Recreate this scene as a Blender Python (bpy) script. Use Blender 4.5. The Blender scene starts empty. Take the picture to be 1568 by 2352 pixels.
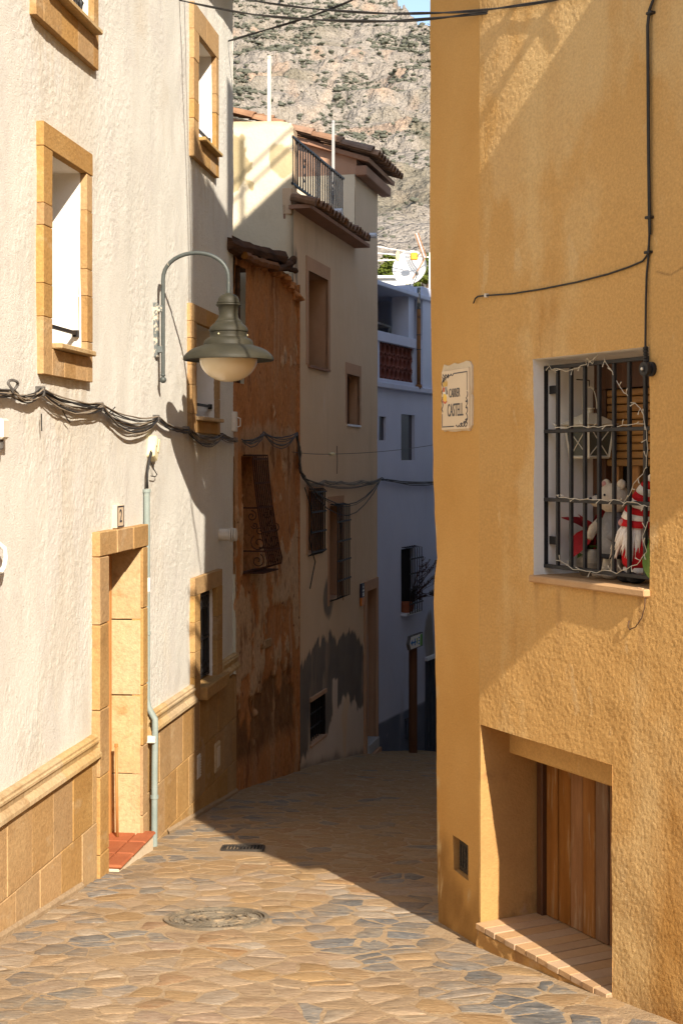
import bpy, bmesh, math, random
import numpy as np
from mathutils import Vector, Matrix

random.seed(11)
rad = math.radians
scene = bpy.context.scene
col = scene.collection

# ------------------------------------------------------------------ camera
# picture units: 1568 x 2352, horizon at row 1055, focal length 3267 units (50 mm on 24x36)
PF, PCX, PHY, CZ = 3267.0, 784.0, 1055.0, 1.75
cd = bpy.data.cameras.new('camera')
cd.sensor_fit = 'VERTICAL'; cd.sensor_height = 36.0; cd.lens = 36.0 * PF / 2352.0
cd.shift_y = -(1176.0 - PHY) / 2352.0
cd.clip_start = 0.05; cd.clip_end = 6000
cam = bpy.data.objects.new('camera', cd); col.objects.link(cam)
cam.location = (0, 0, CZ); cam.rotation_euler = (rad(90), 0, 0)
scene.camera = cam

# ------------------------------------------------------------------ sky, sun, exposure
SUN_AZ, SUN_EL = 21.0, 33.0          # light travels forward and 22 deg to the left
trav = Vector((-math.sin(rad(SUN_AZ)) * math.cos(rad(SUN_EL)), math.cos(rad(SUN_AZ)) * math.cos(rad(SUN_EL)), -math.sin(rad(SUN_EL))))
world = bpy.data.worlds.new('World'); scene.world = world; world.use_nodes = True
wn = world.node_tree; wn.nodes.clear()
sky = wn.nodes.new('ShaderNodeTexSky'); sky.sky_type = 'NISHITA'; sky.sun_disc = False
sky.sun_elevation = rad(SUN_EL); sky.sun_rotation = rad(180 - SUN_AZ)
sky.altitude = 300; sky.air_density = 1.0; sky.dust_density = 0.7; sky.ozone_density = 1.0
bg = wn.nodes.new('ShaderNodeBackground'); bg.inputs['Strength'].default_value = 0.14
wo = wn.nodes.new('ShaderNodeOutputWorld')
wn.links.new(sky.outputs[0], bg.inputs[0]); wn.links.new(bg.outputs[0], wo.inputs[0])
sd = bpy.data.lights.new('sun', 'SUN'); sd.energy = 4.6; sd.angle = rad(0.55); sd.color = (1.0, 0.92, 0.82)
sun = bpy.data.objects.new('sun', sd); col.objects.link(sun)
sun.location = (6, -14, 12); sun.rotation_euler = trav.to_track_quat('-Z', 'Y').to_euler()
vs = scene.view_settings
vs.view_transform = 'Standard'; vs.look = 'None'; vs.gamma = 1.0; vs.use_curve_mapping = False; vs.exposure = 1.03
vs.use_white_balance = True; vs.white_balance_temperature = 7100; vs.white_balance_tint = 10   # camera set to 'cloudy'
scene.render.engine = 'CYCLES'
scene.cycles.use_denoising = True
scene.cycles.max_bounces = 8; scene.cycles.diffuse_bounces = 5; scene.cycles.glossy_bounces = 3
scene.cycles.caustics_reflective = False; scene.cycles.caustics_refractive = False

# ------------------------------------------------------------------ numpy noise
def _h(ix, iy, s):
    v = np.sin(ix * 127.1 + iy * 311.7 + s * 74.7) * 43758.5453
    return (v - np.floor(v)) * 2 - 1
def vnoise(x, y, s=0):
    x = np.asarray(x, float); y = np.asarray(y, float)
    ix = np.floor(x); iy = np.floor(y); fx = x - ix; fy = y - iy
    fx = fx * fx * (3 - 2 * fx); fy = fy * fy * (3 - 2 * fy)
    a = _h(ix, iy, s); b = _h(ix + 1, iy, s); c = _h(ix, iy + 1, s); d = _h(ix + 1, iy + 1, s)
    return (a * (1 - fx) + b * fx) * (1 - fy) + (c * (1 - fx) + d * fx) * fy
def fbm(x, y, o=4, s=0, g=0.5):
    t = 0; a = 1; n = 0
    for k in range(o):
        t = t + a * vnoise(np.asarray(x) * 2**k + k * 17.3, np.asarray(y) * 2**k - k * 9.1, s + k); n += a; a *= g
    return t / n

# ------------------------------------------------------------------ material helper
def lin(c):
    return tuple(((v / 12.92) if v <= 0.04045 else ((v + 0.055) / 1.055) ** 2.4) for v in c)
MATS = {}
def mat(name, c1, c2, c3=None, scale=3.0, rough=0.85, bump=0.3, bscale=40.0, bdist=0.01, stretch=(1, 1, 1), metal=0.0,
        spec=0.25, orand=0.0, fine=0.12, fscale=60.0, attr=None, attr_cols=None, bump2=None, coat=0.0, lo=0.3, hi=0.7, stain=None, huer=0.0, wstain=None):
    m = bpy.data.materials.new(name); m.use_nodes = True; MATS[name] = m
    nt = m.node_tree; N = nt.nodes; L = nt.links; N.clear()
    out = N.new('ShaderNodeOutputMaterial'); bs = N.new('ShaderNodeBsdfPrincipled'); L.new(bs.outputs[0], out.inputs[0])
    tc = N.new('ShaderNodeTexCoord'); mp = N.new('ShaderNodeMapping'); mp.inputs['Scale'].default_value = stretch
    L.new(tc.outputs['Object'], mp.inputs['Vector'])
    vec = mp.outputs[0]
    oi = None
    if orand or huer:
        oi = N.new('ShaderNodeObjectInfo')
        ml = N.new('ShaderNodeVectorMath'); ml.operation = 'MULTIPLY_ADD'
        cb = N.new('ShaderNodeCombineXYZ'); 
        for k in range(3): L.new(oi.outputs['Random'], cb.inputs[k])
        ml.inputs[1].default_value = (37.0, 53.0, 71.0)
        L.new(cb.outputs[0], ml.inputs[0]); L.new(mp.outputs[0], ml.inputs[2]); vec = ml.outputs[0]
    def noise(sc, det=6, ro=0.55, v=None):
        n = N.new('ShaderNodeTexNoise'); n.inputs['Scale'].default_value = sc; n.inputs['Detail'].default_value = det
        n.inputs['Roughness'].default_value = ro; L.new(v if v is not None else vec, n.inputs['Vector']); return n.outputs['Fac']
    def ramp(f, stops):
        r = N.new('ShaderNodeValToRGB'); e = r.color_ramp.elements
        e[0].position, e[0].color = stops[0][0], (*stops[0][1], 1); e[1].position, e[1].color = stops[-1][0], (*stops[-1][1], 1)
        for p, c in stops[1:-1]:
            q = e.new(p); q.color = (*c, 1)
        L.new(f, r.inputs[0]); return r.outputs[0]
    def mix(f, a, b, mode='MIX'):
        x = N.new('ShaderNodeMix'); x.data_type = 'RGBA'; x.blend_type = mode
        if isinstance(f, float): x.inputs['Factor'].default_value = f
        else: L.new(f, x.inputs['Factor'])
        for s, v in ((6, a), (7, b)):
            if isinstance(v, tuple): x.inputs[s].default_value = (*v, 1)
            else: L.new(v, x.inputs[s])
        return x.outputs[2]
    base = ramp(noise(scale), [(lo, c1), (hi, c2)] if c3 is None else [(lo, c1), ((lo + hi) / 2, c2), (hi, c3)])
    if attr:                                        # wear masks with their own shape, stored per vertex
        for an, ac in zip(attr, attr_cols):
            at = N.new('ShaderNodeAttribute'); at.attribute_name = an
            cc = ramp(noise(scale * 2.3), [(0.3, ac[0]), (0.7, ac[1])])
            base = mix(at.outputs['Fac'], base, cc)
    if stain:                                       # (colour, noise scale, stretch, threshold, softness, amount)
        for sc_, nsc, stv, th, so, am in stain:
            mp2 = N.new('ShaderNodeMapping'); mp2.inputs['Scale'].default_value = stv; L.new(tc.outputs['Object'], mp2.inputs['Vector'])
            f = noise(nsc, 7, 0.6, mp2.outputs[0])
            mr = N.new('ShaderNodeMapRange'); mr.inputs['From Min'].default_value = th; mr.inputs['From Max'].default_value = th + so
            mr.inputs['To Max'].default_value = am; L.new(f, mr.inputs['Value'])
            base = mix(mr.outputs[0], base, sc_)
    if wstain:                                      # dust that lies across neighbouring pieces alike (world position)
        ge = N.new('ShaderNodeNewGeometry')
        for sc_, nsc, stv, th, so, am in wstain:
            mp2 = N.new('ShaderNodeMapping'); mp2.inputs['Scale'].default_value = stv; L.new(ge.outputs['Position'], mp2.inputs['Vector'])
            mr = N.new('ShaderNodeMapRange'); mr.inputs['From Min'].default_value = th; mr.inputs['From Max'].default_value = th + so
            mr.inputs['To Max'].default_value = am; L.new(noise(nsc, 7, 0.65, mp2.outputs[0]), mr.inputs['Value'])
            base = mix(mr.outputs[0], base, sc_)
    if fine:
        base = mix(1.0, base, ramp(noise(fscale, 3, 0.7), [(0.25, (1 - fine,) * 3), (0.75, (1 + fine * 0.0,) * 3)]), 'MULTIPLY')
    if orand or huer:
        hs = N.new('ShaderNodeHueSaturation'); L.new(base, hs.inputs['Color'])
        mr = N.new('ShaderNodeMapRange'); mr.inputs['To Min'].default_value = 1 - orand; mr.inputs['To Max'].default_value = 1 + orand * 0.6
        L.new(oi.outputs['Random'], mr.inputs['Value']); L.new(mr.outputs[0], hs.inputs['Value'])
        if huer:
            mr2 = N.new('ShaderNodeMapRange'); mr2.inputs['To Min'].default_value = 1 - huer; mr2.inputs['To Max'].default_value = 1 + huer
            fr = N.new('ShaderNodeMath'); fr.operation = 'FRACT'; mu = N.new('ShaderNodeMath'); mu.operation = 'MULTIPLY'; mu.inputs[1].default_value = 7.31
            L.new(oi.outputs['Random'], mu.inputs[0]); L.new(mu.outputs[0], fr.inputs[0]); L.new(fr.outputs[0], mr2.inputs['Value'])
            L.new(mr2.outputs[0], hs.inputs['Saturation'])
        base = hs.outputs[0]
    L.new(base, bs.inputs['Base Color'])
    bs.inputs['Roughness'].default_value = rough; bs.inputs['Metallic'].default_value = metal
    bs.inputs['Specular IOR Level'].default_value = spec
    if coat: bs.inputs['Coat Weight'].default_value = coat
    nrm = None
    for (st, scv, di, stv) in ([(bump, bscale, bdist, None)] if bump else []) + (bump2 or []):
        b = N.new('ShaderNodeBump'); b.inputs['Strength'].default_value = st; b.inputs['Distance'].default_value = di
        v = vec
        if stv:
            mp3 = N.new('ShaderNodeMapping'); mp3.inputs['Scale'].default_value = stv; L.new(tc.outputs['Object'], mp3.inputs['Vector']); v = mp3.outputs[0]
        L.new(noise(scv, 5, 0.6, v), b.inputs['Height'])
        if nrm: L.new(nrm, b.inputs['Normal'])
        nrm = b.outputs[0]
    if nrm: L.new(nrm, bs.inputs['Normal'])
    return m

# ------------------------------------------------------------------ mesh builder (verts in the frame of the thing)
class MB:
    def __init__(s): s.v = []; s.f = []
    def add(s, vs, fs):
        o = len(s.v); s.v += [tuple(map(float, p)) for p in vs]; s.f += [tuple(i + o for i in f) for f in fs]; return s
    def box(s, x0, x1, y0, y1, z0, z1, bev=0.0, jit=0.0):
        if x0 > x1: x0, x1 = x1, x0
        if y0 > y1: y0, y1 = y1, y0
        if z0 > z1: z0, z1 = z1, z0
        J = lambda: random.uniform(-jit, jit) if jit else 0.0
        P = {}
        for i, x in enumerate((x0, x1)):
            for j, y in enumerate((y0, y1)):
                for k, z in enumerate((z0, z1)): P[i, j, k] = (x + J(), y + J(), z + J())
        if bev <= 0:
            vs = [P[i, j, k] for i in (0, 1) for j in (0, 1) for k in (0, 1)]
            return s.add(vs, [(0, 1, 3, 2), (4, 6, 7, 5), (0, 4, 5, 1), (2, 3, 7, 6), (0, 2, 6, 4), (1, 5, 7, 3)])
        b = min(bev, (x1 - x0) * .45, (y1 - y0) * .45, (z1 - z0) * .45)
        vs = []; idx = {}
        for (i, j, k), p in P.items():
            sx, sy, sz = (1 - 2 * i) * b, (1 - 2 * j) * b, (1 - 2 * k) * b
            for a, q in enumerate(((p[0], p[1] + sy, p[2] + sz), (p[0] + sx, p[1], p[2] + sz), (p[0] + sx, p[1] + sy, p[2]))):
                idx[i, j, k, a] = len(vs); vs.append(q)
        fs = []
        for a in range(3):
            o = [(0, 0), (1, 0), (1, 1), (0, 1)]
            for e in (0, 1):
                f = []
                for p, q in o:
                    t = [0, 0, 0]; t[a] = e; t[(a + 1) % 3] = p; t[(a + 2) % 3] = q; f.append(idx[(*t, a)])
                fs.append(tuple(f if e else f[::-1]))
            b1, b2 = (a + 1) % 3, (a + 2) % 3
            for p in (0, 1):
                for q in (0, 1):
                    t0 = [0, 0, 0]; t1 = [0, 0, 0]; t0[b1] = t1[b1] = p; t0[b2] = t1[b2] = q; t1[a] = 1
                    fs.append((idx[(*t0, b1)], idx[(*t1, b1)], idx[(*t1, b2)], idx[(*t0, b2)]))
        for key in P: fs.append(tuple(idx[(*key, a)] for a in range(3)))
        return s.add(vs, fs)
    def tube(s, pts, r, n=6, caps=True):
        pts = [Vector(p) for p in pts]; rs = r if isinstance(r, (list, tuple)) else [r] * len(pts)
        vs = []; fs = []; up = None
        for i, p in enumerate(pts):
            d = (pts[min(i + 1, len(pts) - 1)] - pts[max(i - 1, 0)])
            if d.length < 1e-9: d = Vector((0, 0, 1))
            d.normalize()
            if up is None: up = Vector((0, 0, 1)) if abs(d.z) < .9 else Vector((1, 0, 0))
            a = d.cross(up)
            if a.length < 1e-5: a = d.cross(Vector((0.3, 1, 0.2)))
            a.normalize(); b = a.cross(d); b.normalize(); up = b
            for k in range(n):
                t = 2 * math.pi * k / n; vs.append(p + (a * math.cos(t) + b * math.sin(t)) * rs[i])
        for i in range(len(pts) - 1):
            for k in range(n): fs.append((i * n + k, i * n + (k + 1) % n, (i + 1) * n + (k + 1) % n, (i + 1) * n + k))
        if caps: fs += [tuple(range(n))[::-1], tuple(range((len(pts) - 1) * n, len(pts) * n))]
        return s.add(vs, fs)
    def lathe(s, prof, c=(0, 0, 0), n=32, axis='z', squash=(1, 1)):
        vs = []; fs = []
        for r, z in prof:
            for k in range(n):
                t = 2 * math.pi * k / n; a, b = r * math.cos(t) * squash[0], r * math.sin(t) * squash[1]
                vs.append({'z': (c[0] + a, c[1] + b, c[2] + z), 'y': (c[0] + a, c[1] + z, c[2] + b), 'x': (c[0] + z, c[1] + a, c[2] + b)}[axis])
        for i in range(len(prof) - 1):
            for k in range(n): fs.append((i * n + k, i * n + (k + 1) % n, (i + 1) * n + (k + 1) % n, (i + 1) * n + k))
        if prof[0][0] > 1e-6: fs.append(tuple(range(n))[::-1])
        if prof[-1][0] > 1e-6: fs.append(tuple(range((len(prof) - 1) * n, len(prof) * n)))
        return s.add(vs, fs)
    def prism(s, poly, y0, y1):                      # polygon in x,z extruded along y
        n = len(poly); vs = [(x, y0, z) for x, z in poly] + [(x, y1, z) for x, z in poly]
        return s.add(vs, [tuple(range(n)), tuple(range(n, 2 * n))[::-1]] + [(k, (k + 1) % n, n + (k + 1) % n, n + k) for k in range(n)])
    def quad(s, a, b, c, d): return s.add([a, b, c, d], [(0, 1, 2, 3)])
    def ellipsoid(s, c, r, n=16, m=10, noise=0.0, seed=0):
        vs = []; fs = []
        rr = random.Random(seed)
        for i in range(m + 1):
            th = math.pi * i / m
            for k in range(n):
                ph = 2 * math.pi * k / n; q = 1 + (rr.uniform(-noise, noise) if 0 < i < m else 0)
                vs.append((c[0] + r[0] * q * math.sin(th) * math.cos(ph), c[1] + r[1] * q * math.sin(th) * math.sin(ph), c[2] + r[2] * q * math.cos(th)))
        for i in range(m):
            for k in range(n): fs.append((i * n + k, i * n + (k + 1) % n, (i + 1) * n + (k + 1) % n, (i + 1) * n + k))
        return s.add(vs, fs)

def make_mesh(name, v, f, m=None, smooth=False, angle=None):
    me = bpy.data.meshes.new(name); me.from_pydata(v, [], f); me.validate(clean_customdata=False)
    if m is not None: me.materials.append(MATS[m] if isinstance(m, str) else m)
    if smooth: me.polygons.foreach_set('use_smooth', [True] * len(me.polygons))
    if angle is not None:
        me.polygons.foreach_set('use_smooth', [True] * len(me.polygons)); me.set_sharp_from_angle(angle=rad(angle))
    me.update(); return me
def fix_normals(me):
    b = bmesh.new(); b.from_mesh(me); bmesh.ops.recalc_face_normals(b, faces=b.faces); b.to_mesh(me); b.free()

def link(name, data, parent=None):
    o = bpy.data.objects.new(name, data); col.objects.link(o)
    if parent is not None: o.parent = parent
    return o
def tag(o, label, cat, group=None):
    o['label'] = label; o['category'] = cat
    if group: o['group'] = group
    return o

# ------------------------------------------------------------------ vertical planes of the walls
class Frame:
    """u runs to the right as one faces the wall, y into the wall, z up (world height)."""
    def __init__(s, ox, oy, ang):
        s.o = (ox, oy); s.ex = (math.sin(rad(ang)), math.cos(rad(ang))); s.ey = (-s.ex[1], s.ex[0])
    def uv(s, px, py=None, off=0.0):
        dx = (px - PCX) / PF; X = s.o[0] + off * s.ey[0]; Y = s.o[1] + off * s.ey[1]
        u = (X - dx * Y) / (dx * s.ex[1] - s.ex[0])
        if py is None: return u
        return u, (PHY - py) / PF * (Y + u * s.ex[1]) + CZ
    def pt(s, u, y, z): return Vector((s.o[0] + u * s.ex[0] + y * s.ey[0], s.o[1] + u * s.ex[1] + y * s.ey[1], z))
    def m(s, u=0, y=0, z=0):
        p = s.pt(u, y, z)
        return Matrix(((s.ex[0], s.ey[0], 0, p.x), (s.ex[1], s.ey[1], 0, p.y), (0, 0, 1, p.z), (0, 0, 0, 1)))
def at(px, py, Y): return Vector(((px - PCX) / PF * Y, Y, (PHY - py) / PF * Y + CZ))
WORLDF = Frame(0, 0, 90)                             # ex=(1,0), ey=(0,1): plain world axes

class Thing:
    """An Empty at the thing's base; parts are given in frame coordinates."""
    def __init__(s, name, label, cat, fr, u=0, y=0, z=0, group=None):
        s.off = np.array((u, y, z), float); s.fr = fr
        s.e = bpy.data.objects.new(name, None); col.objects.link(s.e); s.e.empty_display_size = 0.2
        s.e.matrix_world = fr.m(u, y, z); tag(s.e, label, cat, group)
    def add(s, name, mb, m, parent=None, smooth=False, angle=None, fix=True, label=None):
        v = (np.array(mb.v) - s.off).tolist()
        me = make_mesh(name, v, mb.f, m, smooth, angle)
        if fix: fix_normals(me)
        o = link(name, me, parent if parent is not None else s.e)
        if label: o['label'] = label
        return o
    def inst(s, name, me, loc, parent=None, rot=None, scale=None):
        o = link(name, me, parent if parent is not None else s.e)
        o.location = (np.array(loc) - s.off).tolist()
        if rot: o.rotation_euler = rot
        if scale: o.scale = scale
        return o

def lines(a, b, step, cuts):
    n = max(1, int(round((b - a) / step))); g = list(np.linspace(a, b, n + 1)); cuts = [c for c in cuts if a < c < b]
    g = [x for x in g if all(abs(x - c) > step * .4 for c in cuts) or x in (g[0], g[-1])]
    return np.array(sorted(set(g + cuts)))
def wallgrid(u0, u1, z0, z1, step, holes, disp, zstep=None, warp=None):
    us = lines(u0, u1, step, [c for h in holes for c in h[:2]]); zs = lines(z0, z1, zstep or step, [c for h in holes for c in h[2:4]])
    U, Z = np.meshgrid(us, zs, indexing='ij'); Y = disp(U, Z)
    if warp is not None: U = U + warp(U, Z)
    v = np.stack([U, Y, Z], -1).reshape(-1, 3); nz = len(zs); f = []
    uc = (us[:-1] + us[1:]) / 2; zc = (zs[:-1] + zs[1:]) / 2; keep = np.ones((len(uc), len(zc)), bool)
    for h in holes: keep &= ~(((uc > h[0]) & (uc < h[1]))[:, None] & ((zc > h[2]) & (zc < h[3]))[None, :])
    I, J = np.nonzero(keep); f = np.stack([I * nz + J, (I + 1) * nz + J, (I + 1) * nz + J + 1, I * nz + J + 1], -1).tolist()
    mb = MB(); mb.v = v.tolist(); mb.f = f; mb.us = us; mb.zs = zs; mb.disp = disp
    return mb
def reveal(g, h, depth, back=False, sides='lrtb'):
    """the four inner faces of an opening, starting on the uneven wall face"""
    mb = MB(); u = [x for x in g.us if h[0] - 1e-6 <= x <= h[1] + 1e-6]; z = [x for x in g.zs if h[2] - 1e-6 <= x <= h[3] + 1e-6]
    def strip(pts):
        vs = []
        for a, b in pts:
            y = float(g.disp(np.array([a]), np.array([b]))[0]); vs += [(a, y, b), (a, depth, b)]
        mb.add(vs, [(2 * k, 2 * k + 1, 2 * k + 3, 2 * k + 2) for k in range(len(pts) - 1)])
    if 'l' in sides: strip([(h[0], b) for b in z])
    if 'r' in sides: strip([(h[1], b) for b in z])
    if 't' in sides: strip([(a, h[3]) for a in u])
    if 'b' in sides: strip([(a, h[2]) for a in u])
    if back: mb.quad((h[0], depth, h[2]), (h[1], depth, h[2]), (h[1], depth, h[3]), (h[0], depth, h[3]))
    return mb
def set_attr(o, name, vals):
    a = o.data.attributes.new(name, 'FLOAT', 'POINT'); a.data.foreach_set('value', np.asarray(vals, np.float32).ravel())

# wall planes
L_ = Frame(-784 / PF * 7.527, 7.527, 7.41)                    # white house on the left
B_ = Frame((538 - PCX) / PF * 13.6, 13.6, 13.49)              # brown ruin
G_ = Frame((674 - PCX) / PF * 15.75, 15.75, 13.49)            # beige house
W_ = Frame((867 - PCX) / PF * 20.35, 20.35, 22.2)             # white house far down
CX_, CY_ = (1100 - PCX) / PF * 7.35, 7.35
R_ = Frame(CX_, CY_, 180 - 26.8)                              # ochre house on the right, u from its corner
FL = 0.67
F_ = Frame(CX_ - math.sin(rad(17)) * FL, CY_ + math.cos(rad(17)) * FL, 180 - 17.0)   # its narrow chamfer, u from far edge
S_ = Frame(at(674, 0, 15.80).x, 15.80, 90)                    # camera-facing side wall of the beige house (u < 0)

# ground height
_gp = [(0, 7.527, 2165, L_), (240, 0, 2010, L_), (345, 0, 1930, L_), (545, 0, 1828, L_)]
pts = []
for px, _, py, fr in _gp:
    u, z = fr.uv(px, py); p = fr.pt(u, 0, z); pts.append((p.x, p.y, p.z))
for px, py, fr in [(690, 1775, G_), (866, 1722, G_), (1000, 1714, W_), (1100, 2165, R_), (1400, 2303, R_), (1550, 2328, R_), (1003, 2108, F_)]:
    u, z = fr.uv(px, py); p = fr.pt(u, 0, z); pts.append((p.x, p.y, p.z))
pts += [(0, 0, 0.05), (-2.5, 1, 0.0), (2.5, 1, 0.0), (0, 27, -3.75), (3, 25, -3.6)]
pts = np.array(pts)
_A = lambda x, y: np.stack([np.ones_like(x), x, y, x * y, y * y, y ** 3, x * x], -1)
_gc = np.linalg.lstsq(_A(pts[:, 0], pts[:, 1]), pts[:, 2], rcond=1e-6)[0]
def gz(x, y):
    x = np.asarray(x, float); y = np.asarray(y, float)
    yy = np.clip(y, -2, 27); xx = np.clip(x, -3.5, 3.5)
    return _A(xx, yy) @ _gc

# ------------------------------------------------------------------ materials
mat('stucco_white', (.70, .695, .645), (.77, .765, .715), scale=1.3, rough=.95, bump=.6, bscale=110, bdist=.008, fine=.26, fscale=85, spec=.1,
    attr=['grime'], attr_cols=[((.56, .50, .41), (.64, .58, .49))],
    stain=[((.64, .55, .42), 1.1, (1, 1, .45), .60, .16, .5), ((.36, .31, .25), 34, (1.5, 1, .9), .64, .04, .7), ((.70, .685, .645), 2.4, (1, 1, .5), .54, .04, .8)])
mat('bounce_wash', (.74, .53, .30), (.80, .59, .35), scale=2, rough=.9, bump=.25, bscale=18, fine=.05, spec=.1)
mat('limewash', (.78, .75, .70), (.84, .82, .78), scale=2, rough=.9, bump=.25, bscale=18, fine=.05, spec=.1, stain=[((.55, .45, .33), 9, (1, 1, .6), .70, .05, .5)])
mat('sandstone', (.43, .252, .105), (.52, .335, .155), scale=2.2, rough=.95, bump=.6, bscale=60, bdist=.009, fine=.34, fscale=38, spec=.1, orand=.09, huer=.10,
    stain=[((.34, .205, .09), 7, (1, 1, 1.5), .58, .12, .6), ((.58, .43, .26), 3, (1, 1, 2), .58, .1, .5)])
mat('sandstone_pale', (.50, .34, .165), (.58, .43, .24), scale=3, rough=.95, bump=.6, bscale=50, bdist=.009, fine=.34, fscale=34, spec=.1, orand=.08, huer=.15,
    stain=[((.42, .24, .09), 5, (1, 1, 1), .55, .10, .55)])
mat('mortar_pale', (.60, .50, .36), (.68, .58, .44), scale=8, rough=.95, bump=.3, bscale=60, spec=.1)
mat('ochre', (.575, .33, .115), (.65, .40, .16), scale=.7, rough=.95, bump=.5, bscale=110, bdist=.008, fine=.30, fscale=75, spec=.1,
    attr=['damp', 'pale', 'crack'], attr_cols=[((.30, .165, .07), (.38, .22, .10)), ((.70, .49, .25), (.66, .45, .21)), ((.22, .12, .05), (.26, .15, .07))],
    stain=[((.70, .49, .24), 1.3, (1, 1, .45), .53, .10, .75), ((.44, .21, .05), 1.0, (1, 1, .4), .56, .10, .65), ((.68, .48, .25), 5, (1.4, 1, .5), .61, .04, .5), ((.40, .23, .095), 6, (2.5, 1, .3), .65, .05, .5)])
mat('ochre_deep', (.57, .315, .10), (.64, .38, .14), scale=1.2, rough=.95, bump=.6, bscale=80, bdist=.008, fine=.22, fscale=120, spec=.1,
    attr=['damp', 'flake'], attr_cols=[((.20, .10, .035), (.28, .15, .05)), ((.58, .42, .22), (.64, .47, .26))],
    stain=[((.62, .40, .16), 1.6, (1, 1, .35), .56, .14, .5)])
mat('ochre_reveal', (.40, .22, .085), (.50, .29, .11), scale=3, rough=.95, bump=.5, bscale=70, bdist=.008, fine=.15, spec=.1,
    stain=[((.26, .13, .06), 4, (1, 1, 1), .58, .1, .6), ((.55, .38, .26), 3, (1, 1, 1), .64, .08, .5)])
mat('sill_tile', (.42, .265, .15), (.50, .335, .20), scale=4, rough=.8, bump=.2, bscale=90, fine=.12, orand=.12, huer=.1, spec=.2)
mat('terracotta', (.30, .085, .035), (.38, .12, .05), scale=5, rough=.7, bump=.15, bscale=80, fine=.1, orand=.12, spec=.3)
mat('roof_tile', (.22, .125, .08), (.33, .20, .13), scale=7, rough=.9, bump=.4, bscale=50, fine=.2, orand=.3, huer=.15, spec=.15,
    stain=[((.12, .10, .08), 6, (1, 1, 1), .58, .1, .6)])
mat('plank', (.20, .085, .03), (.30, .145, .06), scale=2.2, stretch=(9, 9, .8), rough=.8, bump=.5, bscale=14, bdist=.006, fine=.25, fscale=30, orand=.25, huer=.2, spec=.2,
    stain=[((.36, .26, .16), 5, (6, 6, .6), .57, .08, .55), ((.17, .065, .025), 2, (3, 3, .7), .58, .15, .5)])
mat('wood_red', (.40, .17, .05), (.50, .24, .08), scale=3, stretch=(12, 12, .7), rough=.55, bump=.2, bscale=12, fine=.15, fscale=25, spec=.35)
mat('wood_dark', (.07, .028, .014), (.12, .05, .022), scale=3, stretch=(10, 10, .8), rough=.5, bump=.2, bscale=12, fine=.2, spec=.4)
mat('shutter', (.30, .14, .04), (.40, .20, .06), scale=4, stretch=(1, 1, 9), rough=.45, bump=.15, bscale=10, fine=.25, fscale=18, orand=.08, spec=.4)
mat('old_wood', (.06, .032, .02), (.15, .075, .04), scale=3, stretch=(1, 1, 6), rough=.95, bump=.9, bscale=14, bdist=.02, fine=.3, orand=.2, spec=.1)
mat('glass_dark', (.012, .010, .010), (.02, .018, .018), rough=.12, bump=0, fine=0, spec=.5)
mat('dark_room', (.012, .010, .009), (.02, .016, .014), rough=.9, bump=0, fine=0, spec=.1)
mat('iron', (.018, .018, .020), (.035, .033, .034), scale=14, rough=.55, bump=.25, bscale=120, bdist=.003, fine=.2, metal=.3, spec=.4)
mat('iron_rust', (.045, .018, .012), (.085, .034, .020), scale=18, rough=.85, bump=.4, bscale=120, bdist=.003, fine=.25, spec=.2)
mat('lamp_iron', (.026, .025, .017), (.042, .038, .025), scale=6, rough=.6, bump=.12, bscale=60, bdist=.003, fine=.12, metal=.0, spec=.25,
    stain=[((.085, .07, .035), 5, (1, 1, 1.5), .58, .15, .6)])
mat('lamp_arm', (.05, .062, .06), (.08, .092, .088), scale=8, rough=.5, bump=.15, bscale=80, fine=.1, metal=.2, spec=.45, stain=[((.55, .47, .36), 22, (1, 1, 1), .66, .03, .9)])
mat('paint_flecked', (.10, .12, .12), (.15, .16, .16), scale=8, rough=.6, bump=.4, bscale=60, fine=.1, spec=.3, stain=[((.60, .52, .40), 16, (1, 1, 1), .52, .05, .9)])
mat('opal', (.80, .66, .44), (.83, .70, .48), rough=.22, bump=0, fine=0, spec=.5, coat=.3)
mat('pvc', (.20, .25, .235), (.27, .32, .30), scale=5, rough=.5, bump=.1, fine=.06, spec=.4, stain=[((.62, .54, .42), 14, (1, 1, .3), .62, .06, .8)])
mat('cream_plastic', (.62, .56, .34), (.68, .62, .40), rough=.5, bump=.05, fine=.05, spec=.4)
mat('white_plastic', (.62, .58, .50), (.70, .66, .58), scale=12, rough=.5, bump=.1, fine=.08, spec=.35)
mat('white_paint', (.70, .69, .66), (.78, .77, .74), scale=8, rough=.6, bump=.1, fine=.08, spec=.3)
mat('cable_black', (.018, .017, .017), (.032, .03, .03), scale=20, rough=.6, bump=.1, fine=.1, spec=.35)
mat('cable_grey', (.06, .055, .05), (.14, .13, .12), scale=25, rough=.75, bump=.1, fine=.1, spec=.25)
mat('cable_pale', (.20, .16, .12), (.30, .25, .19), scale=25, rough=.75, bump=.1, fine=.1, spec=.25)
mat('cable_brown', (.055, .028, .02), (.09, .05, .035), scale=25, rough=.7, bump=.1, fine=.1, spec=.25)
mat('ruin', (.44, .175, .062), (.58, .255, .098), (.52, .27, .135), scale=1.6, stretch=(1.6, 1.6, .8), rough=.97, bump=.9, bscale=30, bdist=.02, fine=.45, fscale=26, spec=.06,
    attr=['plaster', 'earth', 'pale'], attr_cols=[((.60, .39, .23), (.68, .47, .30)), ((.21, .10, .045), (.34, .18, .08)), ((.58, .34, .18), (.66, .42, .25))],
    stain=[((.20, .08, .034), 2.4, (1.8, 1, .7), .57, .07, .65), ((.56, .34, .18), 4, (3, 1, .7), .60, .05, .55), ((.13, .055, .028), 9, (1.3, 1, 1), .63, .04, .7)])
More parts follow.
